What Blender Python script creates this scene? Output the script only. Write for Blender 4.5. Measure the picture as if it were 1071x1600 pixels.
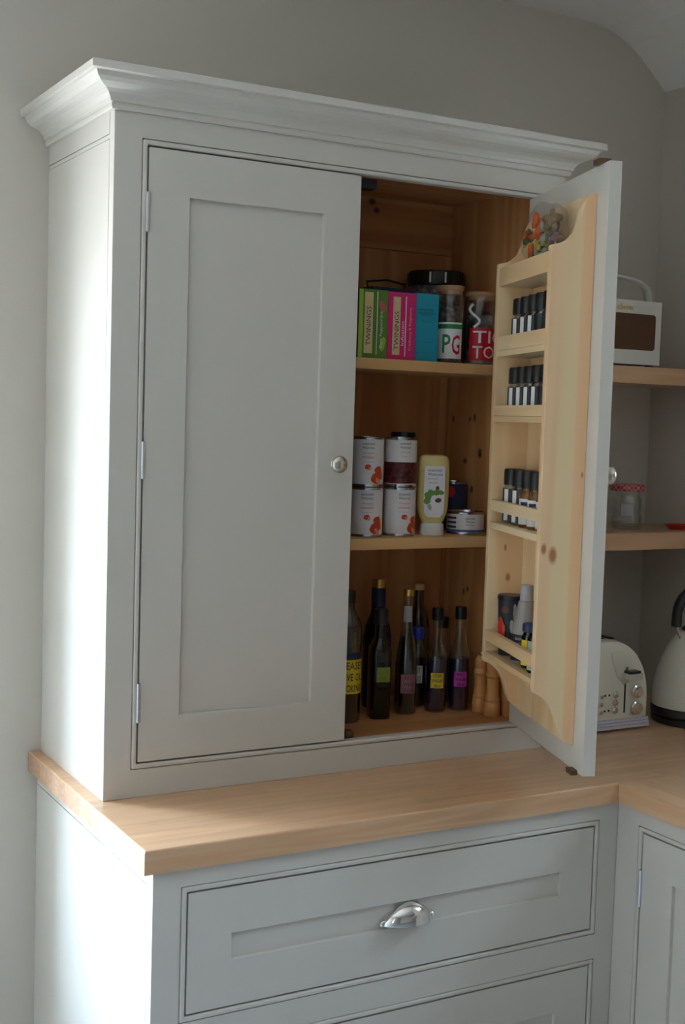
import bpy, bmesh, math, random
from mathutils import Vector, Matrix
random.seed(7)
scene = bpy.context.scene
COL = scene.collection
for o in list(bpy.data.objects): bpy.data.objects.remove(o)

# ------------------------------------------------------------------ camera
cam_d = bpy.data.cameras.new('camera'); cam = bpy.data.objects.new('camera', cam_d); COL.objects.link(cam)
R_ = Vector((0.87183002, -0.48885992, 0.03046971)); U_ = Vector((0.00868735, 0.07763062, 0.99694434)); F_ = Vector((0.48973151, 0.8689013, -0.0719276))
mw = Matrix.Identity(4)
for i in range(3):
    mw[i][0] = R_[i]; mw[i][1] = U_[i]; mw[i][2] = -F_[i]
mw[0][3], mw[1][3], mw[2][3] = -0.82063, -2.18589, 1.59865
cam.matrix_world = mw
cam_d.sensor_fit = 'VERTICAL'; cam_d.sensor_height = 36.0; cam_d.lens = 2018.31 / 1600 * 36.0
cam_d.clip_start = 0.05
scene.camera = cam

# ------------------------------------------------------------------ world, lights, exposure
world = bpy.data.worlds.new('world'); scene.world = world; world.use_nodes = True
wn = world.node_tree; bg = wn.nodes['Background']
# plain overcast sky over dull garden ground
wtc = wn.nodes.new('ShaderNodeTexCoord'); wsp = wn.nodes.new('ShaderNodeSeparateXYZ'); wrp = wn.nodes.new('ShaderNodeValToRGB'); wmr = wn.nodes.new('ShaderNodeMapRange')
wn.links.new(wtc.outputs['Generated'], wsp.inputs[0]); wmr.inputs['From Min'].default_value = -1; wmr.inputs['From Max'].default_value = 1
wn.links.new(wsp.outputs['Z'], wmr.inputs['Value']); wn.links.new(wmr.outputs['Result'], wrp.inputs['Fac']); wn.links.new(wrp.outputs['Color'], bg.inputs[0])
we = wrp.color_ramp.elements; we[0].position = 0.0; we[0].color = (0.44, 0.46, 0.48, 1); we[1].position = 1.0; we[1].color = (0.57, 0.77, 1.0, 1)
k = we.new(0.49); k.color = (0.48, 0.50, 0.52, 1); k = we.new(0.52); k.color = (0.63, 0.80, 1.0, 1)
bg.inputs[1].default_value = 67.0
scene.view_settings.view_transform = 'Standard'; scene.view_settings.look = 'None'
scene.view_settings.gamma = 1.0; scene.view_settings.use_curve_mapping = False
scene.view_settings.exposure = 0.0
scene.cycles.use_denoising = True
scene.cycles.max_bounces = 10; scene.cycles.diffuse_bounces = 6; scene.cycles.transparent_max_bounces = 16

WIN1 = (-1.35, -0.36, 0.58, 1.95)       # window in the back wall: x0 x1 z0 z1
WIN2 = (-1.12, -0.64, 1.36, 2.10)       # deep window in the right wall: y0 y1 z0 z1
WIN3 = (-2.40, -2.08, 0.75, 2.05)       # window in the left wall: y0 y1 z0 z1
BACK_Y = 0.39; RIGHT_X = 1.55; LEFT_X = -1.50; REAR_Y = -6.2; CEIL_Z = 2.6; T = 0.44; FAR_X = 4.2  # unseen rear depth and far width are chosen to weaken bounced light
G1, G2, G3 = 0.15, 0.33, 0.12           # how deep the glass sits in each opening
def portal(name, loc, target, sx, sy):  # where daylight enters: guides the sampling of the sky, adds no light of its own
    l = bpy.data.lights.new(name, 'AREA'); l.shape = 'RECTANGLE'; l.size = sx; l.size_y = sy; l.cycles.is_portal = True
    o = bpy.data.objects.new(name, l); COL.objects.link(o); o.location = loc
    o.rotation_euler = (Vector(target) - Vector(loc)).to_track_quat('-Z', 'Y').to_euler()
    return o
c1, d1 = (WIN1[0]+WIN1[1])/2, (WIN1[2]+WIN1[3])/2; portal('daylight_back_window', (c1, BACK_Y+G1+.07, d1), (c1, -3, d1), WIN1[1]-WIN1[0], WIN1[3]-WIN1[2])
c2, d2 = (WIN2[0]+WIN2[1])/2, (WIN2[2]+WIN2[3])/2; portal('daylight_right_window', (RIGHT_X+G2+.07, c2, d2), (-3, c2, d2), WIN2[1]-WIN2[0], WIN2[3]-WIN2[2])
c3, d3 = (WIN3[0]+WIN3[1])/2, (WIN3[2]+WIN3[3])/2; portal('daylight_left_window', (LEFT_X-G3-.07, c3, d3), (3, c3, d3), WIN3[1]-WIN3[0], WIN3[3]-WIN3[2])

# ------------------------------------------------------------------ materials
def _nt(name):
    m = bpy.data.materials.new(name); m.use_nodes = True
    nt = m.node_tree; b = nt.nodes['Principled BSDF']
    return m, nt, b
def mat(name, col, rough=0.5, metal=0.0, trans=0.0, ior=1.45, spec=0.5, coat=0.0, bump=0.0, bscale=200, emis=None):
    m, nt, b = _nt(name)
    b.inputs['Base Color'].default_value = (*col, 1); b.inputs['Roughness'].default_value = rough
    b.inputs['Metallic'].default_value = metal; b.inputs['Transmission Weight'].default_value = trans
    b.inputs['IOR'].default_value = ior; b.inputs['Specular IOR Level'].default_value = spec; b.inputs['Coat Weight'].default_value = coat
    n = nt.nodes.new('ShaderNodeTexNoise'); n.inputs['Scale'].default_value = bscale; n.inputs['Detail'].default_value = 3
    tc = nt.nodes.new('ShaderNodeTexCoord'); nt.links.new(tc.outputs['Object'], n.inputs['Vector'])
    if bump > 0:
        bp = nt.nodes.new('ShaderNodeBump'); bp.inputs['Strength'].default_value = bump; bp.inputs['Distance'].default_value = 0.001
        nt.links.new(n.outputs['Fac'], bp.inputs['Height']); nt.links.new(bp.outputs['Normal'], b.inputs['Normal'])
    mr = nt.nodes.new('ShaderNodeMapRange'); mr.inputs['To Min'].default_value = max(0, rough - .03); mr.inputs['To Max'].default_value = min(1, rough + .03)
    nt.links.new(n.outputs['Fac'], mr.inputs['Value']); nt.links.new(mr.outputs['Result'], b.inputs['Roughness'])
    return m
def film(name, tint=(1, 1, 1), refl=0.10, rough=0.04, haze=0.0, bump=0.0, edge=0.75):
    """thin clear glass or plastic: light passes straight through, a little is mirrored"""
    m = bpy.data.materials.new(name); m.use_nodes = True; nt = m.node_tree; nt.nodes.clear()
    out = nt.nodes.new('ShaderNodeOutputMaterial'); t = nt.nodes.new('ShaderNodeBsdfTransparent'); g = nt.nodes.new('ShaderNodeBsdfGlossy')
    t.inputs['Color'].default_value = (*tint, 1); g.inputs['Roughness'].default_value = rough
    lw = nt.nodes.new('ShaderNodeLayerWeight'); lw.inputs['Blend'].default_value = 0.35
    mr = nt.nodes.new('ShaderNodeMapRange'); mr.inputs['To Min'].default_value = refl; mr.inputs['To Max'].default_value = edge
    nt.links.new(lw.outputs['Facing'], mr.inputs['Value'])
    mx = nt.nodes.new('ShaderNodeMixShader'); nt.links.new(mr.outputs['Result'], mx.inputs[0]); nt.links.new(t.outputs[0], mx.inputs[1]); nt.links.new(g.outputs[0], mx.inputs[2])
    last = mx
    if haze > 0:
        d = nt.nodes.new('ShaderNodeBsdfDiffuse'); d.inputs['Color'].default_value = (0.6, 0.6, 0.6, 1)
        m2 = nt.nodes.new('ShaderNodeMixShader'); m2.inputs[0].default_value = haze
        nt.links.new(mx.outputs[0], m2.inputs[1]); nt.links.new(d.outputs[0], m2.inputs[2]); last = m2
    if bump > 0:
        n = nt.nodes.new('ShaderNodeTexNoise'); n.inputs['Scale'].default_value = 60; bp = nt.nodes.new('ShaderNodeBump'); bp.inputs['Strength'].default_value = bump; bp.inputs['Distance'].default_value = 0.004
        nt.links.new(n.outputs['Fac'], bp.inputs['Height']); nt.links.new(bp.outputs['Normal'], g.inputs['Normal'])
    nt.links.new(last.outputs[0], out.inputs[0])
    return m
def wood(name, light, mid, dark, axis='Z', ring=14.0, knots=0.0, knotcol=(0.16, 0.06, 0.02), rough=0.45, var=0.15, contrast=1.0, knot_sc=5.0, normal=None, fine=0.4, spots=(), strips=None):
    m, nt, b = _nt(name); N = nt.nodes; L = nt.links
    tc = N.new('ShaderNodeTexCoord'); oi = N.new('ShaderNodeObjectInfo')
    mul = N.new('ShaderNodeMath'); mul.operation = 'MULTIPLY'; mul.inputs[1].default_value = 17.3; L.new(oi.outputs['Random'], mul.inputs[0])
    add = N.new('ShaderNodeVectorMath'); add.operation = 'ADD'; L.new(tc.outputs['Object'], add.inputs[0]); L.new(mul.outputs[0], add.inputs[1])
    def stretched(perp, along, flat=False):
        mp = N.new('ShaderNodeMapping'); s = [perp]*3; s['XYZ'.index(axis)] = along
        if flat and normal: s['XYZ'.index(normal)] = 0.0
        mp.inputs['Scale'].default_value = s
        L.new(add.outputs[0], mp.inputs['Vector']); return mp
    a = stretched(ring, ring*0.06); n1 = N.new('ShaderNodeTexNoise'); n1.inputs['Scale'].default_value = 1.0; n1.inputs['Detail'].default_value = 2.0; n1.inputs['Distortion'].default_value = 0.6; L.new(a.outputs[0], n1.inputs['Vector'])
    c = stretched(ring*14, ring*0.5); n2 = N.new('ShaderNodeTexNoise'); n2.inputs['Scale'].default_value = 1.0; n2.inputs['Detail'].default_value = 3.0; L.new(c.outputs[0], n2.inputs['Vector'])
    ph = N.new('ShaderNodeMath'); ph.operation = 'MULTIPLY'; ph.inputs[1].default_value = 34.0; L.new(n1.outputs['Fac'], ph.inputs[0])
    sn = N.new('ShaderNodeMath'); sn.operation = 'SINE'; L.new(ph.outputs[0], sn.inputs[0])
    s1 = N.new('ShaderNodeMath'); s1.operation = 'MULTIPLY_ADD'; s1.inputs[1].default_value = 0.22*contrast; s1.inputs[2].default_value = 0.3; L.new(sn.outputs[0], s1.inputs[0])
    s2 = N.new('ShaderNodeMath'); s2.operation = 'MULTIPLY_ADD'; s2.inputs[1].default_value = fine*contrast; L.new(n2.outputs['Fac'], s2.inputs[0]); L.new(s1.outputs[0], s2.inputs[2])
    rp = N.new('ShaderNodeValToRGB'); e = rp.color_ramp.elements; e[0].position = 0.15; e[0].color = (*light, 1); e[1].position = 0.95; e[1].color = (*dark, 1)
    k = e.new(0.5); k.color = (*mid, 1); L.new(s2.outputs[0], rp.inputs['Fac'])
    colr = rp.outputs['Color']
    if knots > 0:
        kp = stretched(knot_sc, knot_sc*0.45, True); v = N.new('ShaderNodeTexVoronoi'); v.inputs['Scale'].default_value = 1.0; L.new(kp.outputs[0], v.inputs['Vector'])
        sep = N.new('ShaderNodeSeparateColor'); L.new(v.outputs['Color'], sep.inputs[0])
        lt = N.new('ShaderNodeMath'); lt.operation = 'LESS_THAN'; lt.inputs[1].default_value = knots; L.new(sep.outputs[0], lt.inputs[0])
        mr = N.new('ShaderNodeMapRange'); mr.inputs['From Min'].default_value = 0.05; mr.inputs['From Max'].default_value = 0.13; mr.inputs['To Min'].default_value = 1.0; mr.inputs['To Max'].default_value = 0.0; L.new(v.outputs['Distance'], mr.inputs['Value'])
        km = N.new('ShaderNodeMath'); km.operation = 'MULTIPLY'; L.new(lt.outputs[0], km.inputs[0]); L.new(mr.outputs['Result'], km.inputs[1])
        mk = N.new('ShaderNodeMix'); mk.data_type = 'RGBA'; L.new(km.outputs[0], mk.inputs[0]); L.new(colr, mk.inputs[6]); mk.inputs[7].default_value = (*knotcol, 1); colr = mk.outputs[2]
    if strips:                                         # boards glued edge to edge: (y of the board, colour)
        sx = N.new('ShaderNodeSeparateXYZ'); L.new(tc.outputs['Object'], sx.inputs[0]); y0, y1 = strips[0][0], strips[-1][0]
        mr = N.new('ShaderNodeMapRange'); mr.inputs['From Min'].default_value = y0; mr.inputs['From Max'].default_value = y1; L.new(sx.outputs['Y'], mr.inputs['Value'])
        br = N.new('ShaderNodeValToRGB'); L.new(mr.outputs['Result'], br.inputs['Fac']); be = br.color_ramp.elements
        be[0].color = (*strips[0][1], 1); be[1].color = (*strips[-1][1], 1)
        for yy, cc in strips[1:-1]: q = be.new((yy-y0)/(y1-y0)); q.color = (*cc, 1)
        mk = N.new('ShaderNodeMix'); mk.data_type = 'RGBA'; mk.inputs[0].default_value = 0.7; L.new(colr, mk.inputs[6]); L.new(br.outputs['Color'], mk.inputs[7]); colr = mk.outputs[2]
    for c, r in spots:                                 # single knots at known places on the board: centre, radii (0 = through the thickness)
        sb = N.new('ShaderNodeVectorMath'); sb.operation = 'SUBTRACT'; L.new(tc.outputs['Object'], sb.inputs[0]); sb.inputs[1].default_value = c
        ml = N.new('ShaderNodeVectorMath'); ml.operation = 'MULTIPLY'; L.new(sb.outputs[0], ml.inputs[0]); ml.inputs[1].default_value = [1/q if q else 0 for q in r]
        ln = N.new('ShaderNodeVectorMath'); ln.operation = 'LENGTH'; L.new(ml.outputs[0], ln.inputs[0])
        mr = N.new('ShaderNodeMapRange'); mr.inputs['From Min'].default_value = 0.5; mr.inputs['From Max'].default_value = 1.15; mr.inputs['To Min'].default_value = 0.9; mr.inputs['To Max'].default_value = 0.0; L.new(ln.outputs['Value'], mr.inputs['Value'])
        mk = N.new('ShaderNodeMix'); mk.data_type = 'RGBA'; L.new(mr.outputs['Result'], mk.inputs[0]); L.new(colr, mk.inputs[6]); mk.inputs[7].default_value = (*knotcol, 1); colr = mk.outputs[2]
    vr = N.new('ShaderNodeMapRange'); vr.inputs['To Min'].default_value = 1-var; vr.inputs['To Max'].default_value = 1+var; L.new(oi.outputs['Random'], vr.inputs['Value'])
    hs = N.new('ShaderNodeHueSaturation'); L.new(vr.outputs['Result'], hs.inputs['Value']); L.new(colr, hs.inputs['Color'])
    L.new(hs.outputs['Color'], b.inputs['Base Color']); b.inputs['Roughness'].default_value = rough
    bp = N.new('ShaderNodeBump'); bp.inputs['Strength'].default_value = 0.15; bp.inputs['Distance'].default_value = 0.0006; L.new(n2.outputs['Fac'], bp.inputs['Height']); L.new(bp.outputs['Normal'], b.inputs['Normal'])
    return m
M = {}
M['paint'] = mat('grey_cabinet_paint', (0.56, 0.532, 0.485), 0.36, bump=0.06, bscale=120)
M['wall'] = mat('stone_wall_paint', (0.535, 0.500, 0.440), 0.85, bump=0.12, bscale=260)
M['ceiling'] = mat('white_ceiling_paint', (0.76, 0.75, 0.74), 0.9, bump=0.1, bscale=200)
M['floor'] = mat('pale_stone_floor', (0.40, 0.40, 0.41), 0.45, bump=0.2, bscale=40)
PL, PM, PD = (0.80, 0.61, 0.37), (0.76, 0.53, 0.29), (0.68, 0.42, 0.20)
KN = (0.36, 0.13, 0.045)
PB = (0.70, 0.42, 0.22)                                # the pinkish summer-wood bands
M['pine_z'] = wood('pine_upright_grain', PL, PM, PB, 'Z', 5, 0, KN, var=0.05, contrast=1.1, fine=0.12, spots=(((-.21, .0325, 1.255), (.007, 0, .011)), ((-.30, .0325, 1.50), (.006, 0, .009))))
PK, PY, PT = (0.76, 0.45, 0.25), (0.76, 0.58, 0.34), (0.76, 0.51, 0.30)
M['pine_zx'] = wood('pine_upright_grain_side', PL, PM, PB, 'Z', 6, 0, KN, var=0.03, contrast=1.2, fine=0.10, strips=((.024, PK), (.044, PK), (.050, PY), (.078, PY), (.086, PT), (.107, PT)), spots=(((0, .0975, 1.3735), (0, .0055, .011)), ((0, .0800, 1.362), (0, .0085, .017)), ((0, .0300, 1.510), (0, .002, .006))))
M['pine_far'] = wood('pine_upright_grain_far_side', PL, PM, PB, 'Z', 6, 0, KN, var=0.03, contrast=1.2, fine=0.10, spots=(((0, .0620, 1.283), (0, .006, .010)), ((0, .0700, 1.345), (0, .003, .008))))
M['pine_x'] = wood('pine_level_grain', PL, PM, PB, 'X', 6, 0, KN, var=0.05, contrast=1.0, fine=0.15)
CL, CM, CD = (0.62, 0.32, 0.13), (0.54, 0.25, 0.09), (0.42, 0.16, 0.05)  # aged pine, darkened further so its colour carries the interior's shade
KC = (0.06, 0.025, 0.012)
M['shelf_pine'] = wood('shelf_pine', (0.70, 0.45, 0.21), (0.64, 0.38, 0.16), (0.55, 0.29, 0.11), 'X', 9, 0, KC, var=0.04, fine=0.15)
M['cpine_z'] = wood('carcass_pine_upright', CL, CM, CD, 'Z', 8, 0, KC, var=0.05, fine=0.2)
M['cpine_zx'] = wood('carcass_pine_side', CL, CM, CD, 'Z', 8, 0, KC, var=0.05, fine=0.2, spots=[((0, y, z), (0, a, b)) for y, z, a, b in ((.3346, 1.606, .005, .010), (.267, 1.607, .006, .006), (.249, 1.610, .006, .011), (.224, 1.530, .008, .013), (.281, 1.510, .009, .007), (.251, 1.446, .007, .010), (.267, 1.208, .005, .008), (.2516, 1.216, .005, .008), (.18, 1.793, .006, .008))])
M['cpine_x'] = wood('carcass_pine_level', CL, CM, CD, 'X', 8, 0, KC, var=0.05, fine=0.2, spots=(((.6707, 0, 2.089), (.011, 0, .009)), ((.683, 0, 2.071), (.009, 0, .008))))
M['oak_x'] = wood('oak_stave_lengthwise', (0.62, 0.40, 0.24), (0.55, 0.33, 0.185), (0.46, 0.26, 0.13), 'X', 16, var=0.07, rough=0.30, contrast=0.6)
M['oak_y'] = wood('oak_stave_crosswise', (0.62, 0.40, 0.24), (0.55, 0.33, 0.185), (0.46, 0.26, 0.13), 'Y', 16, var=0.07, rough=0.30, contrast=0.6)
M['oak_end'] = wood('oak_end_grain', (0.46, 0.29, 0.19), (0.38, 0.23, 0.145), (0.30, 0.17, 0.10), 'X', 30, var=0.12, rough=0.4, contrast=0.7)
M['turned'] = wood('turned_beech', (0.70, 0.36, 0.13), (0.62, 0.29, 0.09), (0.5, 0.2, 0.05), 'Z', 14, var=0.05, rough=0.35, contrast=0.5)
M['cork'] = mat('cork_lid', (0.45, 0.26, 0.13), 0.8, bump=0.4, bscale=300)
M['chrome'] = mat('chrome', (0.78, 0.77, 0.75), 0.12, 1.0)
M['satin'] = mat('satin_nickel', (0.62, 0.58, 0.52), 0.24, 1.0)
M['steel'] = mat('hinge_steel', (0.62, 0.64, 0.68), 0.3, 1.0)
M['brass'] = mat('brown_brass', (0.16, 0.09, 0.05), 0.4, 0.7)
M['black'] = mat('black_plastic', (0.012, 0.012, 0.013), 0.35)
M['blackmatt'] = mat('black_catch', (0.02, 0.02, 0.022), 0.55)
M['rim'] = mat('can_rim_steel', (0.5, 0.5, 0.52), 0.25, 1.0)
M['canwhite'] = mat('white_can_label', (0.72, 0.71, 0.72), 0.4)
M['ink'] = mat('dark_print', (0.05, 0.05, 0.06), 0.5)
M['redink'] = mat('red_print', (0.50, 0.12, 0.10), 0.5)
M['tomato'] = mat('tomato_print', (0.55, 0.06, 0.02), 0.4)
M['tomato2'] = mat('tomato_flesh_print', (0.75, 0.28, 0.14), 0.4)
M['green'] = mat('green_card', (0.10, 0.22, 0.03), 0.45)
M['lime'] = mat('lime_card', (0.32, 0.48, 0.06), 0.45)
M['pink'] = mat('pink_card', (0.62, 0.02, 0.16), 0.45)
M['teal'] = mat('teal_card', (0.02, 0.30, 0.42), 0.45)
M['tealink'] = mat('dark_teal_print', (0.005, 0.06, 0.10), 0.5)
M['cream'] = mat('cream_card', (0.66, 0.52, 0.28), 0.5)
M['white'] = mat('white_print', (0.8, 0.8, 0.8), 0.45)
M['pgreen'] = mat('green_print', (0.02, 0.22, 0.06), 0.45)
M['red'] = mat('red_print_bright', (0.55, 0.01, 0.02), 0.4)
M['yellow'] = mat('yellow_label', (0.80, 0.60, 0.03), 0.45)
M['limelabel'] = mat('lime_label', (0.22, 0.26, 0.03), 0.45)
M['pinklabel'] = mat('dusky_pink_label', (0.32, 0.12, 0.15), 0.45)
M['magenta'] = mat('magenta_label', (0.50, 0.05, 0.42), 0.45)
M['gold'] = mat('gold_cap', (0.62, 0.42, 0.10), 0.3, 0.8)
M['bluecap'] = mat('blue_cap', (0.02, 0.05, 0.40), 0.35)
M['navy'] = mat('navy_print', (0.02, 0.03, 0.08), 0.45)
M['bluestripe'] = mat('blue_print', (0.05, 0.10, 0.40), 0.45)
M['mayo'] = mat('pale_mayonnaise', (0.72, 0.60, 0.24), 0.3)
M['capwhite'] = mat('white_plastic', (0.78, 0.78, 0.76), 0.35)
M['herb'] = mat('herb_print', (0.12, 0.26, 0.04), 0.5)
M['brownprint'] = mat('brown_print', (0.14, 0.05, 0.03), 0.5)
M['darkglass'] = mat('dark_bottle_glass', (0.004, 0.005, 0.004), 0.06, coat=0.3)
M['olive'] = mat('olive_oil', (0.10, 0.08, 0.012), 0.1, coat=0.4)
M['purple'] = mat('dark_purple_liquid', (0.012, 0.007, 0.05), 0.07, coat=0.5)
M['glass'] = film('clear_glass', (0.93, 0.95, 0.94), 0.06)
M['greenglass'] = film('olive_glass', (0.35, 0.36, 0.16), 0.07)
M['pane'] = film('window_glass', (0.98, 0.99, 0.99), 0.03, edge=0.35)
M['cello'] = film('cellophane', (0.97, 0.97, 0.96), 0.04, 0.12, 0.015, 1.0, edge=0.35)
M['frame'] = mat('white_window_paint', (0.8, 0.8, 0.79), 0.4)
M['creamenamel'] = mat('cream_enamel', (0.70, 0.69, 0.60), 0.16, coat=0.6)
M['radio'] = mat('cream_leathercloth', (0.62, 0.60, 0.54), 0.5, bump=0.4, bscale=500)
M['grille'] = mat('brown_speaker_cloth', (0.085, 0.035, 0.012), 0.7, bump=0.6, bscale=900)
M['goldink'] = mat('gold_lettering', (0.75, 0.45, 0.06), 0.3, 0.6)
M['led'] = mat('dark_indicator', (0.02, 0.02, 0.025), 0.3)
M['skytintband'] = mat('sky_tinted_polished_band', (0.62, 0.64, 0.76), 0.25, 0.25)  # polished steel; the lavender sky reflection is painted into its base colour
M['spice'] = mat('brown_spice', (0.20, 0.10, 0.045), 0.8, bump=0.5, bscale=600)
M['slate'] = mat('black_spice_label', (0.02, 0.024, 0.028), 0.45)
M['greyplastic'] = mat('grey_frosted_plastic', (0.30, 0.27, 0.26), 0.4)
M['greycap'] = mat('pale_grey_cap', (0.38, 0.37, 0.40), 0.35)
M['orange'] = mat('orange_dried_petal', (0.75, 0.12, 0.02), 0.6)
M['ochre'] = mat('ochre_dried_petal', (0.60, 0.42, 0.03), 0.6)
M['moss'] = mat('moss_dried_leaf', (0.10, 0.12, 0.03), 0.7)
M['sage'] = mat('sage_dried_leaf', (0.34, 0.42, 0.33), 0.7)
M['mauve'] = mat('mauve_dried_petal', (0.20, 0.14, 0.15), 0.7)
M['brownleaf'] = mat('brown_dried_leaf', (0.22, 0.14, 0.06), 0.7)
M['rednapkin'] = mat('red_glaze', (0.50, 0.03, 0.015), 0.35)
M['amber'] = mat('amber_glass', (0.16, 0.06, 0.01), 0.08, coat=0.5)
def check_mat(name, a, bcol, sc):
    m, nt, b = _nt(name); c = nt.nodes.new('ShaderNodeTexChecker'); c.inputs['Color1'].default_value = (*a, 1); c.inputs['Color2'].default_value = (*bcol, 1); c.inputs['Scale'].default_value = sc
    tc = nt.nodes.new('ShaderNodeTexCoord'); nt.links.new(tc.outputs['Object'], c.inputs['Vector']); nt.links.new(c.outputs['Color'], b.inputs['Base Color']); b.inputs['Roughness'].default_value = 0.4
    return m
M['gingham'] = check_mat('red_gingham_lid', (0.42, 0.02, 0.04), (0.52, 0.24, 0.25), 130)
def cell_mat(name, a, bcol, sc):
    m, nt, b = _nt(name); v = nt.nodes.new('ShaderNodeTexVoronoi'); v.inputs['Scale'].default_value = sc; rp = nt.nodes.new('ShaderNodeValToRGB')
    rp.color_ramp.elements[0].color = (*a, 1); rp.color_ramp.elements[1].color = (*bcol, 1); rp.color_ramp.elements[1].position = 0.75
    tc = nt.nodes.new('ShaderNodeTexCoord'); nt.links.new(tc.outputs['Object'], v.inputs['Vector']); nt.links.new(v.outputs['Distance'], rp.inputs['Fac']); nt.links.new(rp.outputs['Color'], b.inputs['Base Color']); b.inputs['Roughness'].default_value = 0.4
    return m
M['beans'] = cell_mat('kidney_bean_print', (0.22, 0.02, 0.02), (0.02, 0.005, 0.005), 110)
M['tealeaf'] = cell_mat('mixed_jar_contents', (0.30, 0.26, 0.24), (0.05, 0.04, 0.04), 90)
M['swirl'] = cell_mat('sweet_wrappers', (0.60, 0.60, 0.62), (0.03, 0.03, 0.035), 38)

# ------------------------------------------------------------------ mesh helpers
def link(name, bm, m, parent=None, smooth=False, sharp=True):
    me = bpy.data.meshes.new(name); bmesh.ops.recalc_face_normals(bm, faces=bm.faces); bm.to_mesh(me); bm.free()
    if smooth:
        for p in me.polygons: p.use_smooth = True
        try:
            if sharp: me.set_sharp_from_angle(angle=math.radians(38))
        except Exception: pass
    o = bpy.data.objects.new(name, me); COL.objects.link(o)
    if m: me.materials.append(M[m] if isinstance(m, str) else m)
    if parent: o.parent = parent
    return o
def abox(bm, x0, x1, y0, y1, z0, z1):
    vs = [bm.verts.new(c) for c in ((x0,y0,z0),(x1,y0,z0),(x1,y1,z0),(x0,y1,z0),(x0,y0,z1),(x1,y0,z1),(x1,y1,z1),(x0,y1,z1))]
    for f in ((0,3,2,1),(4,5,6,7),(0,1,5,4),(1,2,6,5),(2,3,7,6),(3,0,4,7)): bm.faces.new([vs[i] for i in f])
    return bm
def bevel(bm, w, seg=2):
    es = [e for e in bm.edges if len(e.link_faces) == 2 and e.calc_face_angle(0) > 0.5]
    bmesh.ops.bevel(bm, geom=es, offset=w, segments=seg, profile=0.5, affect='EDGES', clamp_overlap=True); return bm
def box(name, x0, x1, y0, y1, z0, z1, m, parent=None, bev=0.0, seg=2):
    bm = bmesh.new(); abox(bm, x0, x1, y0, y1, z0, z1)
    if bev: bevel(bm, bev, seg)
    return link(name, bm, m, parent)
def ring(name, o, i, y0, y1, m, parent=None, bev=0.0, seg=2):
    """rectangular frame in the XZ plane: o, i = (x0,x1,z0,z1) outer and inner, from y0 (front) to y1"""
    bm = bmesh.new(); V = []
    for y in (y0, y1):
        for r in (o, i): V.append([bm.verts.new((x, y, z)) for x, z in ((r[0],r[2]),(r[1],r[2]),(r[1],r[3]),(r[0],r[3]))])
    of, inf, ob, ib = V
    for k in range(4):
        j = (k+1) % 4
        bm.faces.new((of[k], of[j], inf[j], inf[k])); bm.faces.new((ob[k], ib[k], ib[j], ob[j]))
        bm.faces.new((of[k], ob[k], ob[j], of[j])); bm.faces.new((inf[k], inf[j], ib[j], ib[k]))
    bmesh.ops.recalc_face_normals(bm, faces=bm.faces)
    if bev: bevel(bm, bev, seg)
    return link(name, bm, m, parent)
def lathe_bm(prof, n=32, sx=1.0, sy=1.0, bm=None, cx=0, cy=0):
    bm = bm or bmesh.new(); rows = []
    for r, z in prof:
        if r < 1e-6: rows.append([bm.verts.new((cx, cy, z))])
        else: rows.append([bm.verts.new((cx + r*sx*math.cos(2*math.pi*k/n), cy + r*sy*math.sin(2*math.pi*k/n), z)) for k in range(n)])
    for a, b in zip(rows, rows[1:]):
        for k in range(n):
            j = (k+1) % n
            if len(a) == 1 and len(b) == 1: continue
            if len(a) == 1: bm.faces.new((a[0], b[j], b[k]))
            elif len(b) == 1: bm.faces.new((a[k], a[j], b[0]))
            else: bm.faces.new((a[k], a[j], b[j], b[k]))
    return bm
def lathe(name, prof, m, parent=None, n=32, sx=1.0, sy=1.0, cx=0, cy=0):
    return link(name, lathe_bm(prof, n, sx, sy, None, cx, cy), m, parent, True)
def prism(name, pts, axis, a0, a1, m, parent=None, bev=0.0):
    """extrude a closed polygon: axis 'x' -> pts are (y,z); axis 'y' -> pts are (x,z)"""
    bm = bmesh.new()
    mk = (lambda a, p: (a, p[0], p[1])) if axis == 'x' else (lambda a, p: (p[0], a, p[1]))
    A = [bm.verts.new(mk(a0, p)) for p in pts]; B = [bm.verts.new(mk(a1, p)) for p in pts]; n = len(pts)
    bm.faces.new(A); bm.faces.new(B[::-1])
    for k in range(n): bm.faces.new((A[k], A[(k+1) % n], B[(k+1) % n], B[k]))
    bmesh.ops.recalc_face_normals(bm, faces=bm.faces)
    if bev: bevel(bm, bev, 2)
    return link(name, bm, m, parent)
def tube(name, pts, r, m, parent=None, n=10, flat=1.0):
    bm = bmesh.new(); rows = []; P = [Vector(p) for p in pts]
    for i, p in enumerate(P):
        d = (P[min(i+1, len(P)-1)] - P[max(i-1, 0)]).normalized(); up = Vector((0, 1, 0)) if abs(d.y) < 0.9 else Vector((1, 0, 0))
        s = d.cross(up).normalized(); t = s.cross(d)
        rows.append([bm.verts.new(p + s*r*math.cos(2*math.pi*k/n) + t*r*flat*math.sin(2*math.pi*k/n)) for k in range(n)])
    for a, b in zip(rows, rows[1:]):
        for k in range(n): bm.faces.new((a[k], a[(k+1) % n], b[(k+1) % n], b[k]))
    bm.faces.new(rows[0]); bm.faces.new(rows[-1][::-1])
    return link(name, bm, m, parent, True)
def cpt(R, th, z): return (R*math.sin(th), -R*math.cos(th), z)
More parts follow.
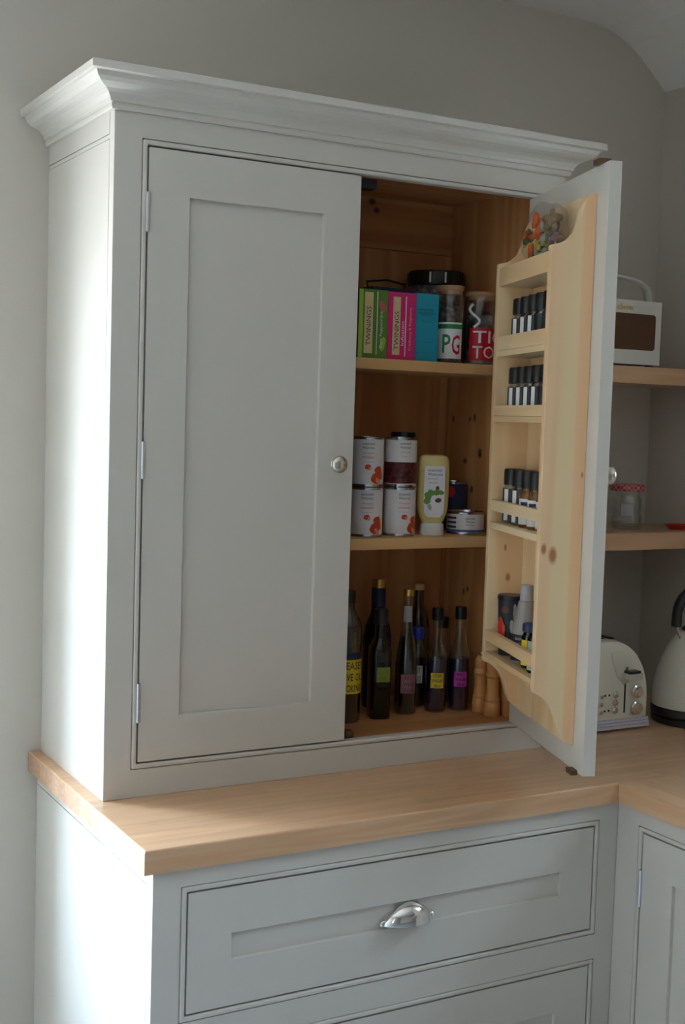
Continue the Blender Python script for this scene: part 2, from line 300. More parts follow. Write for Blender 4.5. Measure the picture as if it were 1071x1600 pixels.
def wrap(name, R, th0, th1, z0, z1, m, parent, n=18, cx=0, cy=0):
    """a thin printed sheet wrapped on a cylinder; th measured from the -Y side"""
    bm = bmesh.new(); rows = []
    for rr in (R, R + 0.0004):
        a = [bm.verts.new(cpt(rr, th0 + (th1-th0)*k/n, z0)) for k in range(n+1)]; b = [bm.verts.new(cpt(rr, th0 + (th1-th0)*k/n, z1)) for k in range(n+1)]
        rows.append((a, b))
    (a, b), (c, d) = rows
    for k in range(n):
        bm.faces.new((a[k], b[k], b[k+1], a[k+1])); bm.faces.new((c[k], c[k+1], d[k+1], d[k])); bm.faces.new((b[k], d[k], d[k+1], b[k+1])); bm.faces.new((a[k], a[k+1], c[k+1], c[k]))
    bm.faces.new((a[0], c[0], d[0], b[0])); bm.faces.new((a[n], b[n], d[n], c[n]))
    bmesh.ops.translate(bm, vec=(cx, cy, 0), verts=bm.verts)
    return link(name, bm, m, parent, True)
def blob(name, R, th, z, rx, rz, rot, m, parent, seed=0, flat=False):
    """a printed patch, oval, on a cylinder (R) or on a flat front (flat=True: R = y of the surface, th = x)"""
    rnd = random.Random(seed); bm = bmesh.new(); rows = []; qs = [1 + rnd.uniform(-.12, .12) for _ in range(18)]
    def put(x, y): return (th + x, R, z + y) if flat else cpt(R, th + x/R, z + y)
    c0 = bm.verts.new(put(0, 0))
    for f in (.34, .67, 1.0):
        row = []
        for k in range(18):
            a = 2*math.pi*k/18; u = rx*f*qs[k]*math.cos(a); v = rz*f*qs[k]*math.sin(a)
            row.append(bm.verts.new(put(u*math.cos(rot) - v*math.sin(rot), u*math.sin(rot) + v*math.cos(rot))))
        rows.append(row)
    for k in range(18):
        j = (k+1) % 18; bm.faces.new((c0, rows[0][k], rows[0][j]))
        for a, b in zip(rows, rows[1:]): bm.faces.new((a[k], b[k], b[j], a[j]))
    return link(name, bm, m, parent)
def text(string, w, h, m, parent, R=None, th=0.0, x=0.0, y=0.0, z=0.0, vertical=False, name='lettering', bold=0.0):
    """flat print facing -Y (or wrapped round a cylinder R at angle th), fitted in w x h"""
    cu = bpy.data.curves.new('t', 'FONT'); cu.body = string; cu.align_x = 'CENTER'; cu.align_y = 'CENTER'; cu.resolution_u = 2; cu.offset = bold; cu.space_line = 0.85
    to = bpy.data.objects.new('t', cu); COL.objects.link(to); bpy.context.view_layer.update()
    me = bpy.data.meshes.new_from_object(to.evaluated_get(bpy.context.evaluated_depsgraph_get()))
    bpy.data.objects.remove(to); bpy.data.curves.remove(cu)
    if R:                                              # cut long edges so the print follows the curve
        tb = bmesh.new(); tb.from_mesh(me); bmesh.ops.triangulate(tb, faces=tb.faces); span = max(v.co.x for v in tb.verts) - min(v.co.x for v in tb.verts); lim = span*0.0035/(h if vertical else w)
        for _ in range(3):
            le = [e for e in tb.edges if abs(e.verts[0].co.x-e.verts[1].co.x) > lim]
            if le: bmesh.ops.subdivide_edges(tb, edges=le, cuts=1); bmesh.ops.triangulate(tb, faces=tb.faces)
        tb.to_mesh(me); tb.free()
    xs = [v.co.x for v in me.vertices]; ys = [v.co.y for v in me.vertices]
    x0, x1, y0, y1 = min(xs), max(xs), min(ys), max(ys); sx = (h if vertical else w)/(x1-x0); sy = (w if vertical else h)/(y1-y0)
    for v in me.vertices:
        a = (v.co.x - (x0+x1)/2)*sx; b = (v.co.y - (y0+y1)/2)*sy
        if vertical: a, b = -b, a
        v.co = cpt(R, th + a/R, z + b) if R else (x + a, y, z + b)
    me.materials.clear(); me.materials.append(M[m]); me.name = name
    o = bpy.data.objects.new(name, me); COL.objects.link(o); o.parent = parent
    return o
def thing(name, label, cat, loc=(0, 0, 0), rz=0.0, group=None):
    o = bpy.data.objects.new(name, None); COL.objects.link(o); o.empty_display_size = 0.02; o.location = loc; o.rotation_euler = (0, 0, rz)
    o['label'] = label; o['category'] = cat
    if group: o['group'] = group
    return o
def struct(o, label=None, cat=None):
    o['kind'] = 'structure'
    if label: o['label'] = label
    if cat: o['category'] = cat
    return o

# ------------------------------------------------------------------ room
def wall_with_hole(name, label, axis, a0, a1, pos0, pos1, hole):
    bm = bmesh.new(); h0, h1, z0, z1 = hole
    for r in ((a0, h0, 0, CEIL_Z), (h1, a1, 0, CEIL_Z), (h0, h1, 0, z0), (h0, h1, z1, CEIL_Z)):
        if axis == 'x': abox(bm, r[0], r[1], pos0, pos1, r[2], r[3])
        else: abox(bm, pos0, pos1, r[0], r[1], r[2], r[3])
    return struct(link(name, bm, 'wall'), label, 'wall')
wall_with_hole('wall_back', 'stone grey painted wall behind the cabinets', 'x', LEFT_X, RIGHT_X, BACK_Y, BACK_Y+T, WIN1)
wall_with_hole('wall_right', 'shaded grey wall at the end of the alcove shelves', 'y', -2.05, BACK_Y+T, RIGHT_X, RIGHT_X+T, WIN2)
wall_with_hole('wall_left', 'stone grey painted wall on the left with a window', 'y', REAR_Y, BACK_Y+T, LEFT_X-T, LEFT_X, WIN3)
struct(box('added_wall_return', RIGHT_X+T, FAR_X, -2.05, -2.05+T, 0, CEIL_Z, 'wall'), 'stone grey painted unseen wall, added where the room is widened to cut bounced light', 'wall')  # room widened out of view, added so less light bounces back
struct(box('added_wall_far', FAR_X, FAR_X+T, REAR_Y, -2.05+T, 0, CEIL_Z, 'wall'), 'stone grey painted unseen wall, added far off to cut bounced light', 'wall')
struct(box('wall_rear', LEFT_X-T, FAR_X+T, REAR_Y-T, REAR_Y, 0, CEIL_Z, 'wall'), 'stone grey painted wall behind the viewer', 'wall')
struct(box('floor', LEFT_X-T, FAR_X+T, REAR_Y-T, BACK_Y+T, -0.1, 0, 'floor'), 'pale stone kitchen floor', 'floor')
cove = [(1.24, 2.6), (1.30, 2.598), (1.345, 2.592), (1.385, 2.580), (1.425, 2.562), (1.46, 2.540), (1.49, 2.517), (1.52, 2.492), (1.55, 2.465)]
struct(prism('ceiling', [(LEFT_X-T, CEIL_Z), *cove, (1.56, 2.465), (1.56, 2.78), (LEFT_X-T, 2.78)], 'y', -2.05, BACK_Y+.0005, 'ceiling'), 'white ceiling curving down to the right-hand wall', 'ceiling')
struct(box('ceiling_rear', LEFT_X-T, FAR_X+T, REAR_Y-T, -2.0505, CEIL_Z, 2.78, 'ceiling'), 'white ceiling over the unseen part of the room widened to cut bounced light', 'ceiling')
struct(box('ceiling_edge', LEFT_X-T, RIGHT_X+T, BACK_Y+.001, BACK_Y+T, CEIL_Z, 2.78, 'ceiling'), 'white ceiling edge above the back wall', 'ceiling')
def window(name, label, hole, axis, pos, inward):
    """frame, mullion, transom and panes in a wall opening; axis 'x': in the back wall, 'y': in a side wall"""
    r = bpy.data.objects.new(name, None); COL.objects.link(r); struct(r, label, 'window')
    a0, a1, z0, z1 = hole; w = a1-a0
    r.location = ((a0+a1)/2, pos, z0) if axis == 'x' else (pos, (a0+a1)/2, z0); r.rotation_euler = (0, 0, {'x': 0, 'y': -math.pi/2 if inward < 0 else math.pi/2}[axis])
    h = z1-z0
    ring('window_frame', (-w/2, w/2, 0, h), (-w/2+.05, w/2-.05, .05, h-.05), 0.0, 0.06, 'frame', r, 0.003)
    box('mullion', -.025, .025, .005, .055, .05, h-.05, 'frame', r, 0.003)
    for s in (-1, 1): box('pane', min(s*.025, s*(w/2-.05)), max(s*.025, s*(w/2-.05)), .028, .032, .05, h-.05, 'pane', r)
    return r
window('window_1', 'white framed window in the back wall', WIN1, 'x', BACK_Y+G1, -1)
window('window_2', 'white framed window in the right-hand wall', WIN2, 'y', RIGHT_X+G2, -1)
window('window_3', 'white framed window in the left-hand wall', WIN3, 'y', LEFT_X-G3, 1)

# ------------------------------------------------------------------ upper cabinet (the larder cupboard)
XL, XR = -0.0647, 0.925
DW, DZ0, DZ1, HX = 0.4313, 0.9648, 2.0648, 0.8631      # door width, bottom, top, right hinge line
BD = 0.0119
cab = thing('larder_cupboard', 'tall pale grey painted larder cupboard with one pine-racked door open, standing on the worktop', 'cupboard', (0, 0, 0.9))
def C(o):                                             # parts are modelled in room coordinates, hung on the empty at the base
    o.location = (o.location.x, o.location.y, o.location.z - 0.9); return o
C(ring('face_frame', (XL, XR, 0.9, 2.17), (-BD-.0012, HX+BD+.0012, DZ0-BD-.0012, DZ1+BD+.0012), 0.0, 0.024, 'paint', cab, 0.0008, 1))
C(ring('bead', (-BD, HX+BD, DZ0-BD, DZ1+BD), (-.0030, HX+.0030, DZ0-.0030, DZ1+.0030), -.0022, 0.022, 'paint', cab, 0.0030, 3))
# sides: front lipping, main panel and frieze, with fine joints between
def side(x0, x1):
    C(box('side_panel', x0, x1, 0.0255, BACK_Y-.001, 0.9, 2.0735, 'paint', cab, 0.0012)); C(box('side_frieze', x0, x1, 0.0255, BACK_Y-.001, 2.0835, 2.17, 'paint', cab, 0.0012))
    C(box('side_bead', x0+.0008, x1-.0008, 0.0255, BACK_Y-.001, 2.0750, 2.0820, 'paint', cab, 0.0025))
side(XL, XL+.018); side(XR-.018, XR)
C(box('carcass_side', XR-.034, XR-.0185, 0.0245, 0.366, 0.93, 2.10, 'cpine_zx', cab)); C(box('carcass_side', XL+.0185, XL+.034, 0.0245, 0.366, 0.93, 2.10, 'cpine_zx', cab))
for z0, z1, mm in ((0.93, 1.34, 'cpine_z'), (1.3405, 1.985, 'cpine_z'), (1.9865, 2.10, 'cpine_x')):
    C(box('back_board', XL+.0185, XR-.0185, 0.367, 0.385, z0, z1, mm, cab, 0.0015))
C(box('cupboard_floor', XL+.0345, XR-.0345, 0.0245, 0.3665, 0.932, 0.952, 'cpine_x', cab, 0.001))
C(box('cupboard_top', XL+.0185, XR-.0185, 0.0245, 0.3665, 2.1005, 2.118, 'cpine_x', cab)); 
C(box('shelf', XL+.0345, XR-.0345, 0.115, 0.3665, 1.7030, 1.7250, 'shelf_pine', cab, 0.0015)); C(box('shelf', XL+.0345, XR-.0345, 0.115, 0.3665, 1.3285, 1.3520, 'shelf_pine', cab, 0.0015))
# cornice, mitred round three sides
prof = [(0.0005, 2.120), (0.006, 2.120), (0.008, 2.123), (0.0085, 2.127), (0.0075, 2.131), (0.011, 2.132), (0.013, 2.138), (0.018, 2.145), (0.025, 2.150), (0.033, 2.153), (0.040, 2.157), (0.046, 2.163), (0.049, 2.169), (0.050, 2.171), (0.0555, 2.171), (0.060, 2.1725), (0.060, 2.184), (0.058, 2.186), (0.0005, 2.186)]
bm = bmesh.new(); rows = []
for o, z in prof: rows.append([bm.verts.new(p) for p in ((XL-o, BACK_Y-.001, z), (XL-o, -o, z), (XR+o, -o, z), (XR+o, BACK_Y-.001, z))])
for k in range(len(rows)):
    a, b = rows[k], rows[(k+1) % len(rows)]
    for j in range(3): bm.faces.new((a[j], a[j+1], b[j+1], b[j]))
bm.faces.new([r[0] for r in rows]); bm.faces.new([r[3] for r in rows][::-1])
C(link('cornice', bm, 'paint', cab))
C(box('top_board', XL, XR, 0.0, BACK_Y-.001, 2.1705, 2.183, 'paint', cab))

def knob(parent, x, z, y=0.0):
    k = lathe('knob', [(0, 0), (.0085, 0), (.0085, .002), (.0055, .005), (.005, .011), (.0075, .015), (.0150, .018), (.0168, .0215), (.0165, .0245), (.0140, .0275), (.0085, .0295), (0, .030)], 'satin', parent, 32)
    k.rotation_euler = (math.pi/2, 0, 0); k.location = (x, y, z); k['label'] = 'round satin nickel knob'; return k
def hinge(parent, x, z0, z1, y=-.001):
    bm = bmesh.new(); lathe_bm([(0, z0-.002), (.0028, z0-.001), (.0042, z0), (.0042, z0 + (z1-z0)*.33), (.0036, z0 + (z1-z0)*.335), (.0042, z0+(z1-z0)*.34), (.0042, z0+(z1-z0)*.66), (.0036, z0+(z1-z0)*.665), (.0042, z0+(z1-z0)*.67), (.0042, z1), (.0028, z1+.001), (0, z1+.002)], 12, bm=bm)
    h = link('hinge', bm, 'steel', parent, True); h.location = (x, y, 0); return h
def door(parent, loc, rz, x0, x1, z0, z1, st, rt, rb, label=None, th=0.0241):
    d = ring('door', (x0, x1, z0, z1), (x0+st, x1-st, z0+rb, z1-rt), 0.0, th, 'paint', parent, 0.0010, 2)
    d.location = loc; d.rotation_euler = (0, 0, rz)
    box('door_panel', x0+st-.006, x1-st+.006, 0.0085, 0.0165, z0+rb-.006, z1-rt+.006, 'paint', d)
    if label: d['label'] = label
    return d
dl = door(cab, (0, 0, -0.9), 0, 0.0, DW, DZ0, DZ1, .0787, .0806, .0811, 'closed grey panelled door')
knob(dl, 0.3892, 1.511)
for z0, z1 in ((1.917, 1.986), (1.481, 1.547), (1.039, 1.110)): hinge(dl, -0.0012, z0, z1)
bx = box('catch', .425, .481, .0260, .052, 2.048, 2.0665, 'blackmatt', dl, .003); bx['label'] = 'black catch at the top of the door'
bx = lathe('catch', [(0, 0), (.011, 0), (.013, .004), (.012, .012), (.008, .016), (0, .017)], 'brass', dl, 16, cx=.470, cy=.055); bx.location = (0, 0, .953); bx['label'] = 'dark catch on the cupboard floor'
ANG = 1.2439
dr = door(cab, (HX, 0, -0.9), ANG, -DW, 0.0, DZ0, DZ1, .0787, .0806, .0811, 'grey door standing open, its inner face fitted with a pine rack')
knob(dr, -0.3877, 1.511)
for z0, z1 in ((1.917, 1.986), (1.481, 1.547), (1.039, 1.110)): hinge(dr, 0.0012, z0, z1)
bx = box('catch', -.405, -.378, .010, .034, 2.0640, 2.0735, 'brass', dr, .003); bx['label'] = 'brown catch at the top corner of the open door'
bx = box('catch', -.405, -.378, .0235, .036, .9600, .9690, 'brass', dr, .003)
bx['label'] = 'brown catch at the bottom corner of the open door'
# pine rack on the inner face: local x = -u, y = .0241 + t
Y0 = 0.0243
side_prof = [(0, 1.009), (0, 2.017), (.013, 2.0135), (.0185, 2.007), (.0235, 1.996), (.0284, 1.981), (.0333, 1.960), (.0400, 1.944), (.0500, 1.933), (.0620, 1.926), (.0740, 1.9225), (.082, 1.921), (.082, 1.108), (.072, 1.104), (.0595, 1.096), (.0495, 1.086), (.0413, 1.0724), (.0350, 1.054), (.0297, 1.036), (.023, 1.022), (.012, 1.013)]
for u0, u1 in ((.052, .070), (.362, .380)):
    prism('rack_side', [(Y0+t, z) for t, z in side_prof], 'x', -u1, -u0, 'pine_zx' if u0 > .2 else 'pine_far', dr, 0.0012)
for a0, a1 in ((.0705, .165), (.1655, .262), (.2625, .3615)): box('rack_back_board', -a1, -a0, Y0, Y0+.008, 1.009, 2.017, 'pine_z', dr, 0.0008)
for z0, z1, tf in ((1.8745, 1.8865, .0695), (1.7332, 1.7445, .0815), (1.6025, 1.6138, .0815), (1.3850, 1.3982, .0815), (1.1190, 1.1302, .0815)):
    box('rack_shelf', -.3615, -.0705, Y0+.0085, Y0+tf, z0, z1, 'pine_x', dr, 0.0010)
for z0, z1 in ((1.8745, 1.9115), (1.7450, 1.7735), (1.6143, 1.6350), (1.4216, 1.4435), (1.1529, 1.1755)):
    box('rack_rail', -.3615, -.0705, Y0+.0700, Y0+.0815, z0, z1, 'pine_x', dr, 0.0012)

# ------------------------------------------------------------------ worktop of oak staves
wt = thing('worktop', 'long oak stave worktop turning the corner, under the larder cupboard and the toaster', 'worktop', (0, 0, 0.86))
WF, WLX, XI = -0.2821, -0.091, 0.897
nst = 16; sw = (BACK_Y-.001 - WF)/nst
def stave(x0, x1, y0, y1, m, front=None):
    bm = bmesh.new(); abox(bm, x0, x1, y0, y1, 0.0, 0.04)
    big = []
    for e in bm.edges:
        a, b = e.verts
        top = a.co.z > .03 and b.co.z > .03
        if front == 'y' and top and abs(a.co.y-y0) < 1e-5 and abs(b.co.y-y0) < 1e-5: big.append(e)
        if front == 'x' and top and abs(a.co.x-x0) < 1e-5 and abs(b.co.x-x0) < 1e-5: big.append(e)
        if abs(x0-WLX) < 1e-5 and top and abs(a.co.x-x0) < 1e-5 and abs(b.co.x-x0) < 1e-5 and e not in big: big.append(e)
    if big: bmesh.ops.bevel(bm, geom=big, offset=0.0035, segments=3, profile=0.5, affect='EDGES')
    o = link('stave', bm, m, wt); o.data.materials.append(M['oak_end'])
    for p in o.data.polygons:
        if abs(p.normal.x if m == 'oak_x' else p.normal.y) > .9: p.material_index = 1
    return o
rs = random.Random(3)
for k in range(nst):
    y0 = WF + k*sw; cuts = [WLX]; x = WLX + rs.uniform(.25, .75)
    while x < RIGHT_X-.2: cuts.append(x); x += rs.uniform(.45, .85)
    if k == 0: cuts = [WLX, XI+.12]
    cuts.append(RIGHT_X-.001)
    for a, b in zip(cuts, cuts[1:]): stave(a+.0001, b-.0001, y0+.0001, y0+sw-.0001, 'oak_x', 'y' if k == 0 and b <= XI+.3 else None) if a != WLX else stave(WLX, b-.0001, y0+.0001, y0+sw-.0001, 'oak_x', 'y' if k == 0 else None)
sw2 = (RIGHT_X-.001-XI)/nst
for k in range(nst):
    x0 = XI + k*sw2; y = WF-.0002; 
    while y > -1.9:
        y2 = max(y - rs.uniform(.4, .9), -2.0); stave(x0+.0001 if k else XI, x0+sw2-.0001, y2, y-.0002, 'oak_y', 'x' if k == 0 else None); y = y2

# ------------------------------------------------------------------ drawer base cabinet
FY = -0.272
dc = thing('drawer_cabinet', 'pale grey painted base cabinet with wide panelled drawers under the oak worktop', 'cabinet', (0, 0, 0))
CX0, CX1 = -0.072, 0.9065
DR = [(0.610, 0.8148), (0.332, 0.5340), (0.135, 0.262)]
D0, D1 = -0.0095, 0.8470
zz = [0.8595] + [v for d in DR for v in (d[1]+BD+.0012, d[0]-BD-.0012)] + [0.10]
bm = bmesh.new(); abox(bm, CX0, D0-BD-.0012, FY, FY+.024, 0.10, 0.8595); abox(bm, D1+BD+.0012, CX1, FY, FY+.024, 0.10, 0.8595)
for k in range(0, len(zz), 2): abox(bm, D0-BD-.0012, D1+BD+.0012, FY, FY+.024, zz[k+1], zz[k])
link('face_frame', bm, 'paint', dc)
for z0, z1 in DR:
    ring('bead', (D0-BD, D1+BD, z0-BD, z1+BD), (D0-.0030, D1+.0030, z0-.0030, z1+.0030), FY-.0022, FY+.022, 'paint', dc, 0.0030, 3)
    h = z1-z0; mz = .080 if h > .15 else .04
    d = ring('drawer', (D0, D1, z0, z1), (D0+.080, D1-.080, z0+mz, z1-mz), FY, FY+.022, 'paint', dc, 0.0010, 2)
    box('drawer_panel', D0+.074, D1-.074, FY+.0065, FY+.015, z0+mz-.006, z1-mz+.006, 'paint', d)
    box('drawer_box', D0+.01, D1-.01, FY+.0225, BACK_Y-.06, z0+.01, z1-.03, 'pine_x', d)
    # cup handle: a quarter-dome shell with a flange and two screw lugs
    bm = bmesh.new(); W2, HH, DP = .053, .037, .027; rows = []
    for i in range(17):
        a = -1 + 2*i/16; s = max(0, 1-abs(a)**2.0)**.72; row = []
        for j in range(9):
            q = math.pi/2*j/8; row.append(bm.verts.new((a*W2, -DP*s*math.sin(q)**0.8, -HH*.5 + HH*s*math.cos(q)**0.9)))
        rows.append(row)
    for a, b in zip(rows, rows[1:]):
        for j in range(8): bm.faces.new((a[j], a[j+1], b[j+1], b[j]))
    bmesh.ops.remove_doubles(bm, verts=bm.verts, dist=1e-5)
    bmesh.ops.solidify(bm, geom=bm.faces[:], thickness=0.0018)
    hd = link('cup_handle', bm, 'chrome', d, True); hd.location = ((D0+D1)/2, FY-.0005, (z0+z1)/2 + .003); hd['label'] = 'polished chrome cup handle'
    for q in (-1, 1):
        lg = lathe('handle_lug', [(0, 0), (.0065, 0), (.0068, .0012), (.0050, .0030), (0, .0036)], 'chrome', d, 20); lg.rotation_euler = (math.pi/2, 0, 0); lg.location = ((D0+D1)/2 + q*.0515, FY-.0003, (z0+z1)/2-.0125)
def base_side(x0, x1, y0, y1, par):
    box('side_panel', x0, x1, y0, y1, 0.10, 0.8300, 'paint', par, 0.0012); box('side_bead', x0+.0008, x1-.0008, y0, y1, .8312, .8378, 'paint', par, .0025); box('side_rail', x0, x1, y0, y1, .8390, .8595, 'paint', par, .0012)
base_side(CX0, CX0+.018, FY+.0255, BACK_Y-.001, dc)
box('carcass_side', CX1-.018, CX1, FY+.0255, BACK_Y-.001, 0.10, .8595, 'paint', dc); box('plinth', CX0+.02, CX1, FY+.06, FY+.078, 0.0, 0.0995, 'paint', dc)
box('carcass_base', CX0+.0185, CX1-.0185, FY+.0255, BACK_Y-.001, 0.10, .118, 'pine_x', dc)

# ------------------------------------------------------------------ corner base cabinet on the right, facing left
rc = thing('base_cabinet', 'grey painted base cabinet with a panelled door at the right edge, below the worktop return', 'cabinet', (0.907, FY, 0), -math.pi/2)
bm = bmesh.new(); RW = 0.62; a0, a1 = .0742, .5242; z0, z1 = 0.14, .8155
abox(bm, 0.0003, a0-BD-.0012, 0, .024, .10, .8595); abox(bm, a1+BD+.0012, RW, 0, .024, .10, .8595); abox(bm, a0-BD-.0012, a1+BD+.0012, 0, .024, z1+BD+.0012, .8595); abox(bm, a0-BD-.0012, a1+BD+.0012, 0, .024, .10, z0-BD-.0012)
link('face_frame', bm, 'paint', rc)
ring('bead', (a0-BD, a1+BD, z0-BD, z1+BD), (a0-.003, a1+.003, z0-.003, z1+.003), -.0022, .022, 'paint', rc, .003, 3)
rd = door(rc, (0, 0, 0), 0, a0, a1, z0, z1, .0838, .076, .08, 'closed grey panelled door', .022)
for b0, b1 in ((.672, .743), (.21, .28)): hinge(rd, a0-.0012, b0, b1)
knob(rd, a1-.042, .70)
box('carcass_base', 0.0003, RW, .0245, .64, .10, .118, 'pine_x', rc); box('carcass_side', RW-.018, RW, .0245, .64, .1185, .8595, 'paint', rc); box('plinth', 0.07, RW, .06, .078, 0, .0995, 'paint', rc)

# ------------------------------------------------------------------ alcove shelves
def alcove_shelf(z0, z1, label):
    t = thing('alcove_shelf', label, 'shelf', (XR+.0005, BACK_Y-.0005, z0), 0, 'oak shelves in the alcove'); w = RIGHT_X-XR-.0015; d = .235; n = 5
    for k in range(n):
        bm = bmesh.new(); abox(bm, 0, w, -d + k*d/n + .0001, -d + (k+1)*d/n - .0001, 0, z1-z0)
        if k == 0: bevel(bm, .0015, 2)
        link('stave', bm, 'oak_x', t)
alcove_shelf(1.7036, 1.7436, 'thick oak alcove shelf carrying the cream radio')
alcove_shelf(1.3065, 1.3472, 'thick oak alcove shelf carrying the glass jar with a red checked lid')

# ------------------------------------------------------------------ groceries: top shelf
S1 = 1.7252; S2 = 1.3522; S3 = 0.9522
def carton(x0, x1, y0, h, m, label, rz=0.0, group='tea cartons on the top shelf', z=S1, depth=.12):
    t = thing('tea_carton', label, 'carton', ((x0+x1)/2, y0, z), rz, group); w = x1-x0-.001
    box('carton_body', -w/2, w/2, 0, depth, 0, h, m, t, .0012); return t, w
t, w = carton(.507, .5775, .128, .141, 'green', 'dark green tea carton with a cream name strip, beside the closed door')
box('edge_strip', -w/2+.0002, -w/2+.010, -.0005, 0, .001, .140, 'lime', t); b_ = box('name_strip', -.021, -.001, -.0006, 0, .010, .135, 'cream', t); text('TWININGS', .011, .080, 'ink', b_, x=-.011, y=-.0012, z=.066, vertical=True)
box('rule', .0085, .0100, -.0005, 0, .008, .137, 'white', t); text('Pure Peppermint', .008, .075, 'white', t, x=.020, y=-.0008, z=.060, vertical=True)
b_ = blob('printed_flower', -.0006, .021, .108, .007, .012, .4, 'redink', t, 3, True); b_ = blob('printed_leaf', -.0006, .024, .030, .006, .016, -.3, 'lime', t, 4, True)
t, w = carton(.5785, .6475, .130, .140, 'pink', 'bright pink tea carton with a cream name strip')
b_ = box('name_strip', -.022, -.004, -.0006, 0, .010, .130, 'cream', t); text('TWININGS', .011, .080, 'ink', b_, x=-.013, y=-.0012, z=.060, vertical=True)
box('rule', .0085, .0105, -.0005, 0, .008, .132, 'white', t); text('Infusion', .007, .050, 'white', t, x=.002, y=-.0008, z=.055, vertical=True); text('Cranberry & Raspberry', .008, .090, 'cream', t, x=.021, y=-.0008, z=.065, vertical=True)
t, w = carton(.6485, .7060, .132, .142, 'teal', 'plain teal carton with small dark print')
for i, (zc, ww, hh) in enumerate(((.108, .040, .004), (.102, .044, .003), (.098, .030, .003), (.084, .025, .002), (.040, .040, .002), (.018, .044, .002))): text(('MOROCCAN MINT', 'GREEN TEA WITH MINT', 'INFUSION', '20 bags', 'keep cool and dry', 'best before end')[i], ww, hh, 'tealink', t, x=-.002 if i else -.004, y=-.0006, z=zc)
TH = -0.54                                             # bearing of the camera seen from the cupboard
def storage_jar(loc, R, h, name, label, fill, lid='cork'):
    t = thing(name, label, 'jar', loc, 0, 'glass jars on the top shelf')
    lathe('glass_body', [(0, .001), (R-.003, 0), (R, .004), (R, h-.022), (R-.003, h-.014), (R-.004, h-.010)], 'glass', t, 40)
    lathe('contents', [(0, .004), (R-.004, .004), (R-.0035, .008), (R-.0035, h*.68), (R*.6, h*.74), (0, h*.72)], fill, t, 32)
    lathe('lid', [(0, h-.019), (R-.005, h-.019), (R-.003, h-.010), (R-.001, h-.009), (R, h-.006), (R, h-.001), (R-.002, h), (0, h)], lid, t, 32)
    return t
t = storage_jar((.7628, .175, S1), .030, .168, 'storage_jar', 'glass jar with a cork lid and a white and green label', 'tealeaf')
lb = wrap('label', .0303, TH-1.05, TH+1.05, .010, .088, 'white', t); wrap('label_band', .0308, TH-1.05, TH+1.05, .074, .084, 'pgreen', t)
text('P', .018, .040, 'pgreen', lb, R=.0312, th=TH-.22, z=.042, bold=.012); text('G', .020, .042, 'red', lb, R=.0312, th=TH+.48, z=.040, bold=.012)
t = storage_jar((.8477, .180, S1), .0347, .160, 'sweet_jar', 'cork-lidded glass jar with white letters on a red label, beside the door rack', 'swirl')
lb = wrap('label', .0350, TH-.75, TH+2.0, .010, .080, 'red', t)
for s, zc in (('TIC', .061), ('TOC', .028)): text(s, .080, .027, 'white', lb, R=.0357, th=TH+.62, z=zc, bold=.006)
ribbon = [(.0357*math.sin(TH-.45+.35*math.sin(i*.5)), -.0357*math.cos(TH-.45+.35*math.sin(i*.5)), .082+i*.0042) for i in range(13)]; tube('white_swirl', ribbon, .003, 'white', t)
t = thing('storage_tin', 'black lidded canister at the back of the top shelf behind the glass jars', 'canister', (.800, .290, S1))
lathe('canister_body', [(0, 0), (.060, 0), (.062, .003), (.062, .172), (.060, .176), (0, .176)], 'tealeaf', t, 40)
lathe('lid', [(0, .1765), (.0640, .1765), (.0650, .180), (.0650, .205), (.0630, .209), (.02, .211), (0, .211)], 'black', t, 40)
for k in range(24):
    a = 2*math.pi*k/24; box('lid_rib', .0650, .0664, -.002, .002, .181, .204, 'white' if k in (15, 17) else 'black', t).rotation_euler = (0, 0, a)
t = thing('handled_tin', 'low black handled tin behind the tea cartons', 'tin', (.665, .285, S1)); box('tin_body', -.055, .055, -.035, .035, 0, .162, 'navy', t, .006); tube('wire_handle', [(-.045, 0, .160), (-.05, 0, .175), (0, 0, .182), (.05, 0, .175), (.045, 0, .160)], .0025, 'black', t)

